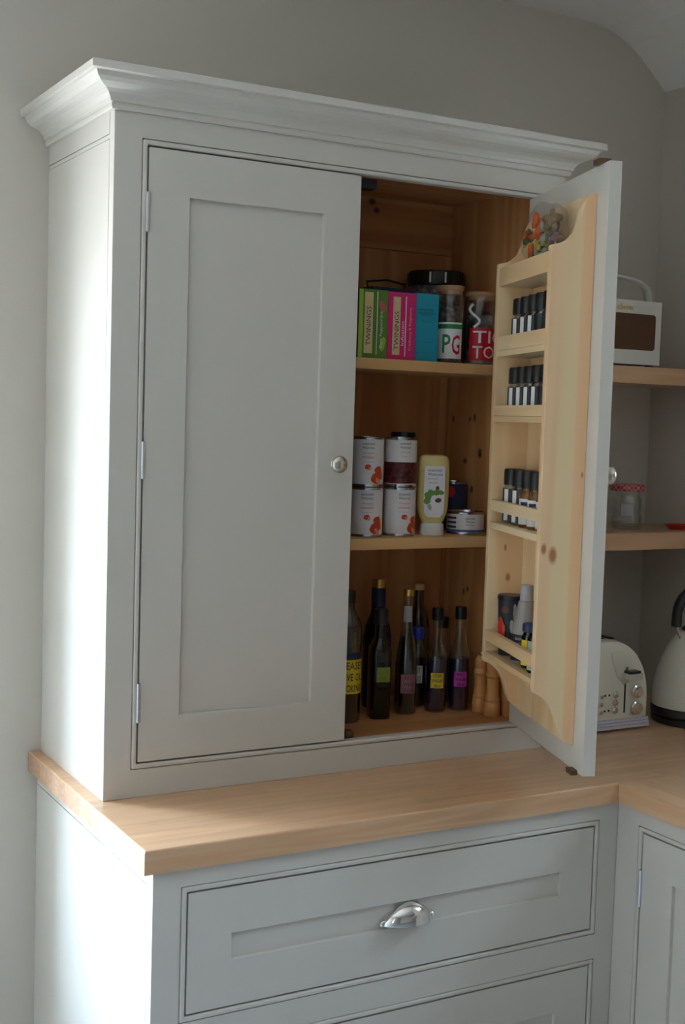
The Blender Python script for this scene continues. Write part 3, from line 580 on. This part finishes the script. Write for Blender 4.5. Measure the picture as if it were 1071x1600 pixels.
# ------------------------------------------------------------------ groceries: middle shelf
def can(loc, label, kind, th=TH, R=.0347, h=.1055):
    t = thing('food_can', label, 'can', loc, 0, 'white labelled cans on the middle shelf')
    lathe('can_body', [(0, .002), (R-.004, .002), (R-.003, 0), (R, .0005), (R+.0003, .003), (R-.0008, .005), (R-.0008, h-.005), (R+.0003, h-.003), (R, h-.0005), (R-.003, h), (R-.004, h-.003), (0, h-.003)], 'rim', t, 40)
    lb = wrap('label', R-.0007, -math.pi, math.pi-.001, .006, h-.006, 'canwhite', t, 48); Rr = R+.0002
    if kind == 'tomato':
        text('essential', .026, .0055, 'ink', lb, R=Rr, th=th, z=h*.86); text('Waitrose', .026, .0055, 'ink', lb, R=Rr, th=th, z=h*.78)
        text('chopped', .025, .0048, 'redink', lb, R=Rr, th=th, z=h*.67); text('tomatoes', .027, .0048, 'redink', lb, R=Rr, th=th, z=h*.59); text('in tomato juice', .027, .0026, 'redink', lb, R=Rr, th=th, z=h*.50)
        for i, (dx, dz, rx, rz, ro, mm) in enumerate(((.000, .40, .0065, .0055, .2, 'tomato'), (.024, .33, .010, .009, .5, 'tomato'), (.019, .17, .0120, .0115, .3, 'tomato'), (.024, .12, .0045, .0085, .7, 'tomato2'), (.031, .25, .006, .012, .2, 'tomato'), (.005, .37, .003, .004, 0, 'tomato2'))):
            blob('printed_tomato', Rr + .0001*(1+i % 2), th + dx/Rr, h*dz, rx, rz, ro, mm, lb, i)
    else:
        text('essential', .024, .0055, 'ink', lb, R=Rr, th=th+.28, z=h*.88); text('Waitrose', .024, .0055, 'ink', lb, R=Rr, th=th+.28, z=h*.80); text('red kidney beans', .024, .004, 'redink', lb, R=Rr, th=th+.28, z=h*.70); text('in water', .014, .003, 'redink', lb, R=Rr, th=th+.22, z=h*.62)
        wrap('bean_picture', R-.0002, -math.pi, math.pi-.001, .0075, h*.50, 'beans', lb, 48)
    return t
can((.5648, .170, S2), 'chopped tomato can at the bottom of the stack beside the closed door', 'tomato', TH+.05)
can((.6479, .170, S2), 'chopped tomato can under the kidney bean can', 'tomato', TH+.30)
can((.5640, .170, S2+.1057), 'chopped tomato can on top of the stack beside the closed door', 'tomato', TH+.05)
can((.6467, .170, S2+.1057), 'kidney bean can with a dark red bean picture, on top of a tomato can', 'beans')
t = thing('preserve_jar', 'tall jar with a black lid standing behind the kidney bean can', 'jar', (.7228, .285, S2))
lathe('jar_body', [(0, .002), (.026, 0), (.029, .004), (.029, .180), (.026, .190), (.024, .197)], 'spice', t); lathe('lid', [(0, .1975), (.0275, .1975), (.0280, .200), (.0280, .218), (.0265, .221), (0, .221)], 'black', t)
t = thing('mayonnaise_bottle', 'pale yellow squeezy bottle standing on its white cap', 'bottle', (.7289, .165, S2), -.50)
lathe('cap', [(0, 0), (.0245, 0), (.0262, .002), (.0255, .024), (.0225, .027), (0, .027)], 'capwhite', t, 36, 1, .72)
lathe('bottle_body', [(0, .0272), (.0215, .0272), (.0245, .031), (.0300, .045), (.0335, .060), (.0345, .080), (.0345, .135), (.0340, .155), (.0322, .166), (.0280, .172), (.020, .1745), (0, .175)], 'mayo', t, 40, 1, .62)
lb = prism('label', [(-.019, .048), (-.012, .040), (.014, .040), (.022, .050), (.0235, .080), (.0235, .148), (.0220, .151), (-.0195, .151), (-.021, .148), (-.021, .070)], 'y', -.0226, -.0196, 'canwhite', t)
text('essential', .030, .006, 'ink', lb, x=.001, y=-.0229, z=.142); text('Waitrose', .032, .006, 'ink', lb, x=.002, y=-.0229, z=.133); text('mayonnaise', .022, .004, 'ink', lb, x=-.003, y=-.0229, z=.123); text('with basil', .020, .003, 'ink', lb, x=-.003, y=-.0229, z=.115)
for i, (x, z, rx, rz, ro, mm) in enumerate(((-.012, .086, .008, .009, .3, 'herb'), (-.005, .093, .009, .006, -.4, 'herb'), (.006, .094, .008, .006, .3, 'herb'), (.015, .094, .007, .005, -.2, 'herb'), (-.014, .075, .007, .007, 0, 'herb'), (.010, .077, .007, .005, .2, 'brownprint'), (.008, .103, .004, .005, 0, 'brownprint'), (-.008, .062, .004, .007, .3, 'sage'))):
    blob('printed_leaf', -.0229-.0001*(i % 3), x, z, rx, rz, ro, mm, lb, i+20, True)
t = thing('fish_tin', 'low round tin with a white and navy label, beside the squeezy bottle', 'tin', (.8307, .185, S2)); R = .0425; h = .050
lathe('tin_body', [(0, .002), (R-.004, .002), (R-.002, 0), (R, .001), (R, .004), (R-.001, .006), (R-.001, h-.006), (R, h-.004), (R, h-.001), (R-.002, h), (R-.004, h-.004), (0, h-.004)], 'rim', t, 48)
lb = wrap('label', R-.0009, -math.pi, math.pi-.001, .0055, h-.0055, 'canwhite', t, 48)
wrap('label_band', R-.0002, -math.pi, math.pi-.001, .0058, .0105, 'bluestripe', lb, 48)
for zc in (.016, .026, .036): wrap('label_stripe', R-.0002, TH-1.2, TH-.55, zc-.002, zc+.0025, 'navy', lb)
text('essential', .022, .0045, 'ink', lb, R=R+.0002, th=TH+.20, z=.036); text('Waitrose', .022, .0045, 'ink', lb, R=R+.0002, th=TH+.20, z=.029); text('tuna chunks', .022, .003, 'bluestripe', lb, R=R+.0002, th=TH+.2, z=.022)
t = thing('food_can', 'dark navy can with a red patch behind the low round tin', 'can', (.8560, .275, S2)); R = .033; h = .112
lathe('can_body', [(0, .002), (R-.004, .002), (R-.003, 0), (R, .001), (R, .003), (R-.001, .005), (R-.001, h-.005), (R, h-.003), (R, h-.001), (R-.003, h), (R-.004, h-.003), (0, h-.003)], 'rim', t, 36)
lb = wrap('label', R-.0009, -math.pi, math.pi-.001, .006, h-.006, 'navy', t, 40); blob('printed_patch', R-.0001, TH-.25, .088, .012, .012, 0, 'red', lb, 5); blob('printed_patch', R-.0001, TH+.5, .030, .012, .014, 0, 'bluestripe', lb, 6)

# ------------------------------------------------------------------ groceries: bottles on the cupboard floor
BG = 'bottles on the cupboard floor'
def bottle(loc, label, body, bodymat, cap, capmat, liquid=None, liqmat=None, n=32, rz=0.0, name='bottle'):
    t = thing(name, label, 'bottle', loc, rz, BG)
    lathe('bottle_glass', body, bodymat, t, n); lathe('cap', cap, capmat, t, 24)
    if liquid: lathe('liquid', liquid, liqmat, t, n)
    return t
def lab(t, R, th, half, z0, z1, m, lines, ink='ink'):
    lb = wrap('label', R+.0003, th-half, th+half, z0, z1, m, t); h = (z1-z0)/len(lines)
    for i, (s, f) in enumerate(lines): text(s, 2*half*R*.86*f, h*.66, ink, lb, R=R+.0012, th=th, z=z1-h*(i+.52), bold=.01)
    return lb
t = bottle((.5400, .190, S3), 'stout olive oil bottle with a large yellow label, half hidden by the closed door', [(0, .001), (.028, 0), (.031, .004), (.031, .200), (.029, .214), (.020, .232), (.0145, .242), (.0135, .255)], 'greenglass', [(0, .2555), (.0155, .2555), (.0158, .258), (.0158, .280), (.0145, .282), (0, .282)], 'black', [(0, .003), (.0295, .003), (.0300, .007), (.0300, .130), (0, .130)], 'olive')
lab(t, .031, TH+.35, 1.15, .064, .137, 'yellow', (('PLEASE!', .9), ('OLIVE OIL', 1.0), ('COOKING', .95))); wrap('label_band', .0313, TH-.80, TH+1.50, .139, .152, 'navy', t)
# square dark bottle
t = thing('bottle', 'square shouldered black bottle with a small lime label', 'bottle', (.6230, .190, S3), -.22, BG)
bm = bmesh.new(); rows = []
for hw, z in ((.021, 0), (.0225, .003), (.0225, .145), (.0215, .155), (.016, .168), (.0125, .180), (.0125, .205)):
    rr = min(.006, hw*.5) if hw > .014 else hw*.98; row = []
    for k in range(24):
        a = 2*math.pi*(k+.5)/24; e = 5.0 if hw > .02 else (3.0 if hw > .014 else 2.0); cx, sx = math.cos(a), math.sin(a); rr = hw/((abs(cx)**e + abs(sx)**e)**(1/e)); row.append(bm.verts.new((rr*cx, rr*sx, z)))
    rows.append(row)
for a, b in zip(rows, rows[1:]):
    for k in range(24): bm.faces.new((a[k], a[(k+1) % 24], b[(k+1) % 24], b[k]))
bm.faces.new(rows[0][::-1]); bm.faces.new(rows[-1]); link('bottle_glass', bm, 'darkglass', t, True)
lathe('cap', [(0, .2052), (.0135, .2052), (.0160, .206), (.0160, .236), (.0145, .239), (0, .239)], 'black', t, 24)
lb = box('label', -.0135, .0165, -.0232, -.0227, .082, .114, 'limelabel', t); text('OLIVE', .022, .010, 'pgreen', lb, x=.0015, y=-.0235, z=.103); text('OIL', .018, .010, 'pgreen', lb, x=.0015, y=-.0235, z=.090)
t = bottle((.6750, .290, S3), 'tall dark bottle with a gold cap at the back', [(0, 0), (.030, 0), (.032, .004), (.032, .160), (.028, .185), (.018, .210), (.0155, .225), (.0150, .270)], 'darkglass', [(0, .2702), (.0162, .2702), (.0162, .287), (.0150, .290), (0, .290)], 'gold')
lab(t, .032, TH+.3, .6, .110, .150, 'limelabel', (('EXTRA', .8), ('VIRGIN', .9)), 'pgreen'); wrap('neck_foil', .0157, -math.pi, math.pi-.001, .228, .2695, 'navy', t, 30)
t = bottle((.7010, .205, S3), 'slim dark bottle with a gold stopper and a dusky pink label', [(0, 0), (.022, 0), (.0240, .004), (.0240, .110), (.0225, .135), (.0150, .175), (.0115, .195), (.0110, .262)], 'glass', [(0, .2622), (.0125, .2622), (.0125, .274), (.0105, .277), (0, .277)], 'gold', [(0, .003), (.0222, .003), (.0228, .007), (.0228, .110), (.0212, .135), (.0142, .172), (0, .174)], 'darkglass')
lab(t, .0240, TH+.25, .75, .048, .090, 'pinklabel', (('RED', .6), ('WINE', .8), ('VINEGAR', .9))); wrap('neck_label', .0113, TH-.9, TH+.9, .205, .240, 'greycap', t)
t = bottle((.7960, .310, S3), 'clear bottle with a pale stopper at the very back beside the dark bottles', [(0, 0), (.026, 0), (.028, .004), (.028, .170), (.022, .200), (.0125, .225), (.0115, .258)], 'greenglass', [(0, .2582), (.0130, .2582), (.0130, .268), (.011, .271), (0, .271)], 'cream', [(0, .003), (.026, .003), (.0265, .007), (.0265, .14), (0, .14)], 'olive')
t = bottle((.7680, .265, S3), 'dark bottle with a bright blue cap', [(0, 0), (.023, 0), (.025, .004), (.025, .105), (.020, .125), (.0120, .140), (.0115, .152)], 'glass', [(0, .1525), (.0135, .1525), (.0135, .176), (.012, .179), (0, .179)], 'bluecap', [(0, .003), (.0232, .003), (.0238, .007), (.0238, .09), (0, .09)], 'darkglass')
lab(t, .025, TH, .5, .055, .095, 'canwhite', (('SOY', .7), ('SAUCE', .9)))
VB = [(0, 0), (.0225, 0), (.0240, .004), (.0240, .118), (.0225, .130), (.0150, .148), (.0108, .165), (.0102, .182), (.0102, .205)]; VC = [(0, .2055), (.0125, .2055), (.0130, .207), (.0130, .230), (.0118, .233), (0, .233)]; VL = [(0, .003), (.0222, .003), (.0228, .007), (.0228, .117), (0, .1172)]
t = bottle((.7772, .200, S3), 'slim vinegar bottle of dark purple liquid with a yellow label', VB, 'glass', VC, 'black', VL, 'purple'); lab(t, .0240, TH+.10, .62, .055, .089, 'yellow', (('CIDER', .8), ('VINEGAR', 1), ('500 ml', .6)))
t = bottle((.8360, .195, S3), 'slim vinegar bottle of dark purple liquid with a magenta label', VB, 'glass', VC, 'black', VL, 'purple'); lab(t, .0240, TH+.12, .62, .055, .089, 'magenta', (('MALT', .7), ('VINEGAR', .95), ('500 ml', .6)), 'purple')
t = bottle((.8500, .285, S3), 'dark bottle with a black cap behind the two purple vinegar bottles', [(0, 0), (.022, 0), (.0235, .004), (.0235, .110), (.018, .130), (.0110, .150), (.0105, .170)], 'glass', [(0, .1705), (.0125, .1705), (.0130, .172), (.0130, .193), (.0115, .196), (0, .196)], 'black', [(0, .003), (.0216, .003), (.0220, .007), (.0220, .10), (0, .10)], 'darkglass')
def mill(loc, label, s):
    t = thing('pepper_mill', label, 'mill', loc, 0, 'turned wooden mills')
    lathe('mill_base', [(0, 0), (.0165*s, 0), (.0180*s, .002), (.0180*s, .028), (.0165*s, .031), (.0150*s, .033), (.0170*s, .036), (.0170*s, .039), (.0150*s, .042), (.0140*s, .055), (.0135*s, .072), (.0150*s, .084), (.0160*s, .086), (0, .0865)], 'turned', t, 28)
    lathe('mill_head', [(0, .087), (.0155*s, .087), (.0165*s, .091), (.0150*s, .096), (.0130*s, .100), (.0150*s, .108), (.0145*s, .118), (.009*s, .126), (0, .128)], 'turned', t, 28)
    lathe('mill_knob', [(0, .128), (.004, .128), (.005, .132), (.003, .136), (0, .137)], 'satin', t, 16)
mill((.8660, .152, S3), 'turned wooden mill farther back, beside the purple bottle with the magenta label', .95)
mill((.8680, .108, S3), 'turned wooden mill nearest the open door', 1.0)

# ------------------------------------------------------------------ spice jars and bottles in the door rack
E_ = Vector((-math.cos(ANG), -math.sin(ANG), 0)); M_ = Vector((-math.sin(ANG), math.cos(ANG), 0)); H0 = Vector((HX, 0, 0)) + 0.0243*M_
def rk(u, t, z): return H0 + u*E_ + t*M_ + Vector((0, 0, z))
TJ = -0.62
ORD = ['first', 'second', 'third', 'fourth', 'fifth', 'sixth']
def spice_jar(loc, label, group, kind, th=TJ, h=.105, R=.0195):
    t = thing('spice_jar', label, 'jar', loc, 0, group); hb = h-.033
    lathe('glass_body', [(0, .001), (R-.002, 0), (R, .003), (R, hb-.006), (R-.003, hb-.002), (R-.003, hb)], 'glass', t, 28)
    lathe('spice', [(0, .003), (R-.0025, .003), (R-.0022, .006), (R-.0022, hb-.013), (0, hb-.012)], 'spice', t, 24)
    lathe('cap', [(0, hb+.0004), (R-.0015, hb+.0004), (R-.0008, hb+.002), (R-.0008, h-.003), (R-.003, h), (0, h)], 'black', t, 28)
    lb = wrap('label', R+.0002, th-1.9, th+2.2, .005, hb-.007, 'slate', t, 30)
    if kind == 'stripe': wrap('label_stripe', R+.0008, th-1.0, th-.55, .006, hb-.008, 'white', lb, 6)
    for i, s in enumerate(('SPICE', 'ground', '40 g')): text(s, (.022, .018, .010)[i], (.007, .005, .004)[i], 'white', lb, R=R+.0012, th=th+.45, z=(hb-.011)*(.78, .55, .30)[i])
    return t
for k in range(6):
    spice_jar(rk(.100+.0455*k, .040, 1.7447), f'black-capped spice jar, {ORD[k]} from the hinge side on the rack shelf below the cellophane bag', 'spice jars on the second rack shelf', 'stripe' if k < 3 or k == 5 else 'text')
for k in range(6):
    spice_jar(rk(.098+.0455*k, .042, 1.6140), f'black-capped spice jar, {ORD[k]} from the hinge side on the middle rack shelf', 'spice jars on the middle rack shelf', 'stripe' if k != 4 else 'text', h=.098)
for k in range(2):
    spice_jar(rk(.102+.052*k, .042, 1.3984), f'wide black-lidded spice jar, {ORD[k]} from the hinge side on the fourth rack shelf', 'jars on the fourth rack shelf', 'stripe', h=.110, R=.0225)
def essence(loc, label, gm):
    t = thing('essence_bottle', label, 'bottle', loc, 0, 'essence bottles on the fourth rack shelf'); R = .0185
    lathe('bottle_glass', [(0, .001), (R-.002, 0), (R, .003), (R, .060), (R-.003, .067), (R-.007, .072), (R-.007, .076)], gm, t, 28); lathe('cap', [(0, .0764), (R-.0035, .0764), (R-.003, .078), (R-.003, .108), (R-.005, .111), (0, .111)], 'black', t, 28)
    lb = wrap('label', R+.0002, TJ-1.3, TJ+1.3, .006, .056, 'white', t, 20); wrap('label_panel', R+.0008, TJ-.9, TJ+1.0, .032, .050, 'navy', lb, 14); text('VANILLA', .022, .007, 'white', lb, R=R+.0014, th=TJ+.05, z=.041)
for k in range(3):
    essence(rk(.205+.050*k, .046, 1.3984), f'small essence bottle with a navy and white label, {ORD[k]} from the hinge side', 'amber')
g5 = 'things on the lowest rack shelf'; Z5 = 1.1304
t = thing('gravy_drum', 'dark tapered drum with a red patch at the hinge end of the lowest rack shelf', 'drum', rk(.112, .042, Z5), 0, g5)
lathe('drum_body', [(0, 0), (.0225, 0), (.0230, .002), (.0270, .112), (0, .112)], 'slate', t, 32); lathe('rim', [(0, .1122), (.0280, .1122), (.0285, .114), (.0285, .120), (.0270, .122), (0, .122)], 'black', t, 32)
for i, (th, z, rx, rz, mm) in enumerate(((TJ-.75, .052, .010, .026, 'rednapkin'), (TJ-.45, .094, .009, .007, 'brownprint'), (TJ+.35, .080, .006, .026, 'greyplastic'), (TJ+.1, .060, .005, .014, 'sage'), (TJ+.2, .035, .008, .016, 'slate'))): blob('printed_patch', .0285, th, z, rx, rz, .1, mm, t, i+40)
t = thing('squeeze_bottle', 'grey cone-shaped squeezy bottle with a pale cap on the lowest rack shelf', 'bottle', rk(.200, .040, Z5), 0, g5)
lathe('bottle_body', [(0, 0), (.0250, 0), (.0270, .003), (.0270, .062), (.0250, .070), (.0200, .095), (.0150, .122), (0, .1225)], 'greyplastic', t, 32); lathe('cap', [(0, .1227), (.0130, .1227), (.0128, .150), (.0115, .154), (0, .155)], 'greycap', t, 28)
lb = wrap('label', .0273, TJ-1.4, TJ+1.6, .006, .058, 'slate', t, 26)
for i in range(5): text(('SEASONING', 'all purpose', 'shake well', 'store cool', 'and dry')[i], .026, .0045, 'white', lb, R=.0282, th=TJ-.35, z=.050-.009*i)
def small_tub(u, tt, label, h, R, bodym, lm, capm, s):
    t = thing('flavouring_bottle', label, 'bottle', rk(u, tt, Z5), 0, g5)
    lathe('bottle_body', [(0, 0), (R-.002, 0), (R, .003), (R, h-.028), (R-.004, h-.018), (R-.004, h-.016)], bodym, t, 24); lathe('cap', [(0, h-.0158), (R-.002, h-.0158), (R-.0015, h-.014), (R-.0015, h-.002), (R-.003, h), (0, h)], capm, t, 24)
    lb = wrap('label', R+.0002, TJ-1.2, TJ+1.5, .006, h-.031, lm, t, 20); text(s, R*1.5, .010, 'ink', lb, R=R+.0012, th=TJ+.1, z=h*.36)
small_tub(.252, .046, 'small bottle with a bright yellow label on the lowest rack shelf', .086, .0185, 'darkglass', 'yellow', 'navy', 'CURRY')
small_tub(.300, .050, 'small pale-labelled bottle next to the yellow-labelled one on the lowest rack shelf', .092, .0185, 'darkglass', 'sage', 'navy', 'HERBS')
small_tub(.338, .034, 'tall dark-capped bottle at the near end of the lowest rack shelf', .120, .0190, 'darkglass', 'greycap', 'black', 'SAUCE')
# cellophane bag on the top rack shelf
t = thing('cellophane_bag', 'crumpled clear cellophane bag of orange and green dried petals on top of the door rack', 'bag', rk(.2155, .0395, 1.8872), ANG)
def lump(name, c, r, m, seed, par, amp=.25, sub=2):
    bm = bmesh.new(); bmesh.ops.create_icosphere(bm, subdivisions=sub, radius=1.0); rn = random.Random(seed); ph = [rn.uniform(0, 6) for _ in range(6)]
    for v in bm.verts:
        p = v.co.copy(); q = 1 + amp*(math.sin(5*p.x+ph[0]) * math.sin(4*p.y+ph[1]) + .6*math.sin(9*p.z+ph[2]+3*p.x)*math.sin(7*p.y+ph[3])); v.co = Vector((c[0]+p.x*r[0]*q, c[1]+p.y*r[1]*q, c[2]+p.z*r[2]*q))
    return link(name, bm, m, par, True, False)
# local x = -u, y = t about the bag's base
lump('bag_film', (0, 0, .074), (.117, .0230, .060), 'cello', 5, t, .10, 4)
rp = random.Random(11)
for i in range(64):
    while True:
        c = (rp.uniform(-.095, .098), rp.uniform(-.008, .008), rp.uniform(.016, .112))
        if (c[0]/.105)**2 + ((c[2]-.066)/.052)**2 < 1: break
    if c[0] > .015 and c[2] > .072: mm = rp.choice(['orange', 'orange', 'orange', 'brownleaf'])
    elif c[0] > .050: mm = rp.choice(['ochre', 'moss', 'ochre', 'orange'])
    elif c[0] > -.005: mm = rp.choice(['sage', 'moss', 'sage', 'ochre'])
    elif c[2] > .070: mm = 'brownleaf'
    else: mm = rp.choice(['mauve', 'sage', 'brownleaf', 'mauve'])
    r = rp.uniform(.007, .014); lump('dried_petal', c, (r*rp.uniform(.7, 1.1), rp.uniform(.003, .009), r*rp.uniform(.6, 1.0)), mm, 60+i, t, .32, 2)

# ------------------------------------------------------------------ radio on the upper alcove shelf
t = thing('radio', 'cream leathercloth portable radio with a carrying handle on the upper alcove shelf', 'radio', (1.245, .165, 1.7437))
bm = bmesh.new(); abox(bm, -.120, .120, 0, .095, .005, .155); bevel(bm, .008, 3); link('radio_case', bm, 'radio', t)
bm = bmesh.new(); abox(bm, -.1085, .1010, -.0022, .001, .039, .1235); bmesh.ops.bevel(bm, geom=[e for e in bm.edges if abs(e.verts[0].co.y-e.verts[1].co.y) > .001], offset=.008, segments=4, profile=0.5, affect='EDGES'); link('speaker_grille', bm, 'grille', t)
text('Roberts', .060, .014, 'goldink', t, x=.000, y=-.0008, z=.138, name='lettering')
hp = [(-.1165, .045, .152)] + [(-.1165*math.cos(math.pi*k/18), .045, .160 + .053*math.sin(math.pi*k/18)**.55) for k in range(19)] + [(.1165, .045, .152)]
tube('handle', hp, .0055, 'radio', t, 10, 2.4)
for s in (-1, 1): lathe('handle_stud', [(0, 0), (.007, 0), (.007, .004), (0, .005)], 'satin', t, 16, cx=s*.1125, cy=.045).location = (0, 0, .155)
bm = bmesh.new()
for sx in (-1, 1):
    for sy in (.015, .08): abox(bm, sx*.1-.008, sx*.1+.008, sy-.006, sy+.006, 0, .0052)
link('rubber_feet', bm, 'black', t)
# jar and red dish on the lower shelf
t = thing('sweet_jar', 'empty glass jar with a red checked lid on the lower alcove shelf', 'jar', (1.3745, .265, 1.3473)); R = .036
lathe('glass_body', [(0, .001), (R-.003, 0), (R, .004), (R, .030), (R-.003, .040), (R-.001, .055), (R-.002, .075), (R-.007, .084), (R-.007, .094)], 'glass', t, 40)
lathe('inner_glass', [(0, .005), (R-.005, .005), (R-.003, .009), (R-.004, .030), (R-.006, .040), (R-.004, .055), (R-.005, .073), (R-.010, .083)], 'glass', t, 40)
lathe('lid', [(0, .0945), (R+.005, .0945), (R+.0065, .096), (R+.0065, .108), (R+.004, .111), (0, .111)], 'gingham', t, 40); wrap('paper_label', R-.0006, TH-.6, TH+.3, .034, .064, 'greycap', t)
t = thing('red_dish', 'shallow red dish at the right end of the lower alcove shelf', 'dish', (1.505, .222, 1.3473)); lathe('dish_bowl', [(0, .003), (.016, .003), (.017, 0), (.020, 0), (.022, .003), (.031, .008), (.034, .012), (.032, .0125), (.029, .010), (.020, .0055), (0, .005)], 'rednapkin', t, 40)

# ------------------------------------------------------------------ toaster
t = thing('toaster', 'cream retro toaster with chrome lever and dials on the worktop in the alcove', 'toaster', (1.115, .052, 0.9002))
HWd, HT = .160, .212
pr_ = [(-HWd, .022), (-HWd, .075)]
for k in range(1, 13):
    a = math.pi/2*k/12; pr_.append((-HWd + (HWd-.045)*(1-math.cos(a))**.95, .075 + (HT-.075)*math.sin(a)**.92))
pr_ = pr_ + [(-x, z) for x, z in pr_[::-1]]
body = prism('toaster_body', pr_, 'y', 0, .25, 'creamenamel', t, .009)
for p in body.data.polygons: p.use_smooth = True
try: body.data.set_sharp_from_angle(angle=math.radians(32))
except Exception: pass
bm = bmesh.new()
for k in range(3): abox(bm, -HWd-.001-.001*(2-k), HWd+.001+.001*(2-k), -.002-.001*(2-k), .252, .006+.0075*k, .0128+.0075*k)
bevel(bm, .0012); link('base_band', bm, 'skytintband', t)
bm = bmesh.new()
for sx in (-1, 1):
    for sy in (.03, .22): abox(bm, sx*.12-.012, sx*.12+.012, sy-.012, sy+.012, 0, .0058)
link('feet', bm, 'black', t)
for s in (-.06, .06):
    for k in (0, 1): box('bread_slot', s-.020+.028*k-.006, s-.020+.028*k+.006, .03, .22, HT-.002, HT+.0012, 'black', t)
for s in (-1, 1):
    x = s*.088
    box('lever_slot', x-.0022, x+.0022, -.0006, .002, .042, .152, 'black', t)
    lv = box('lever', x-.013 if s > 0 else x-.020, x+.026 if s > 0 else x+.013, -.030, -.0015, .124, .137, 'chrome', t, .005, 3); box('lever_pad', x-.010 if s > 0 else x-.017, x+.022 if s > 0 else x+.010, -.027, -.006, .1372, .1425, 'black', lv, .002); box('lever_neck', x-.004, x+.004, -.004, -.0004, .120, .150, 'chrome', lv, .001)
    for z in (.090, .052):
        dk = lathe('dial', [(0, 0), (.0155, 0), (.0165, .002), (.0160, .005), (.0120, .007), (.0115, .012), (.010, .014), (0, .014)], 'chrome', t, 28); dk.rotation_euler = (math.pi/2, 0, 0); dk.location = (x+s*.034, -.0006, z)
    for z in (.086, .068, .050):
        bt = lathe('button', [(0, 0), (.0075, 0), (.0078, .004), (.006, .0065), (0, .007)], 'chrome', t, 20); bt.rotation_euler = (math.pi/2, 0, 0); bt.location = (x-s*.030, -.0006, z)
    for z in (.086, .050):
        for dx in (-.047, -.059):
            ld = lathe('indicator', [(0, 0), (.0028, 0), (.0024, .0012), (0, .0014)], 'led', t, 12); ld.rotation_euler = (math.pi/2, 0, 0); ld.location = (x+s*dx, -.0006, z)
    for z in (.084, .066, .048):
        bt = lathe('small_button', [(0, 0), (.0045, 0), (.0042, .003), (0, .0035)], 'chrome', t, 14); bt.rotation_euler = (math.pi/2, 0, 0); bt.location = (x-s*.070, -.0006, z)
    arch = prism('side_scallop', [(s*.020+q[0]*s, q[1]) for q in ((.02, .185), (.045, .187), (.070, .178), (.088, .160), (.094, .140), (.078, .112), (.062, .108), (.044, .125), (.030, .155))], 'y', -.0012, .001, 'creamenamel', t, .0008)

# ------------------------------------------------------------------ kettle
t = thing('kettle', 'cream dome kettle with a black base and black handle at the right edge', 'kettle', (1.432, .065, 0.9002)); 
lathe('power_base', [(0, 0), (.094, 0), (.098, .003), (.098, .015), (.094, .018), (0, .018)], 'black', t, 48)
lathe('base_skirt', [(0, .0185), (.097, .0185), (.100, .022), (.100, .036), (.098, .040), (0, .040)], 'black', t, 48)
lathe('kettle_body', [(0, .0402), (.0990, .0402), (.1000, .048), (.0992, .075), (.0960, .100), (.0895, .126), (.0800, .152), (.0690, .178), (.0560, .200), (.0450, .213), (.0380, .218), (0, .219)], 'creamenamel', t, 56)
lathe('lid', [(0, .2192), (.0370, .2192), (.0360, .224), (.0250, .230), (.010, .232), (.007, .238), (.0105, .243), (.009, .250), (0, .252)], 'black', t, 40)
hp = []
for k in range(19):
    a = math.pi*(1.0 - k/18); hp.append((.066*math.cos(a)*1.02, 0, .232 + .088*max(0, math.sin(a))**.65))
for s in (-1, 1): tube('handle_bracket', [(s*.050, 0, .204), (s*.062, 0, .225), (s*.0665, 0, .242)], .0045, 'chrome', t)
tube('handle', hp, .0105, 'black', t, 12, 1.3)
tube('spout', [(0, -.072, .150), (0, -.098, .172), (0, -.112, .188)], .014, 'creamenamel', t, 14)
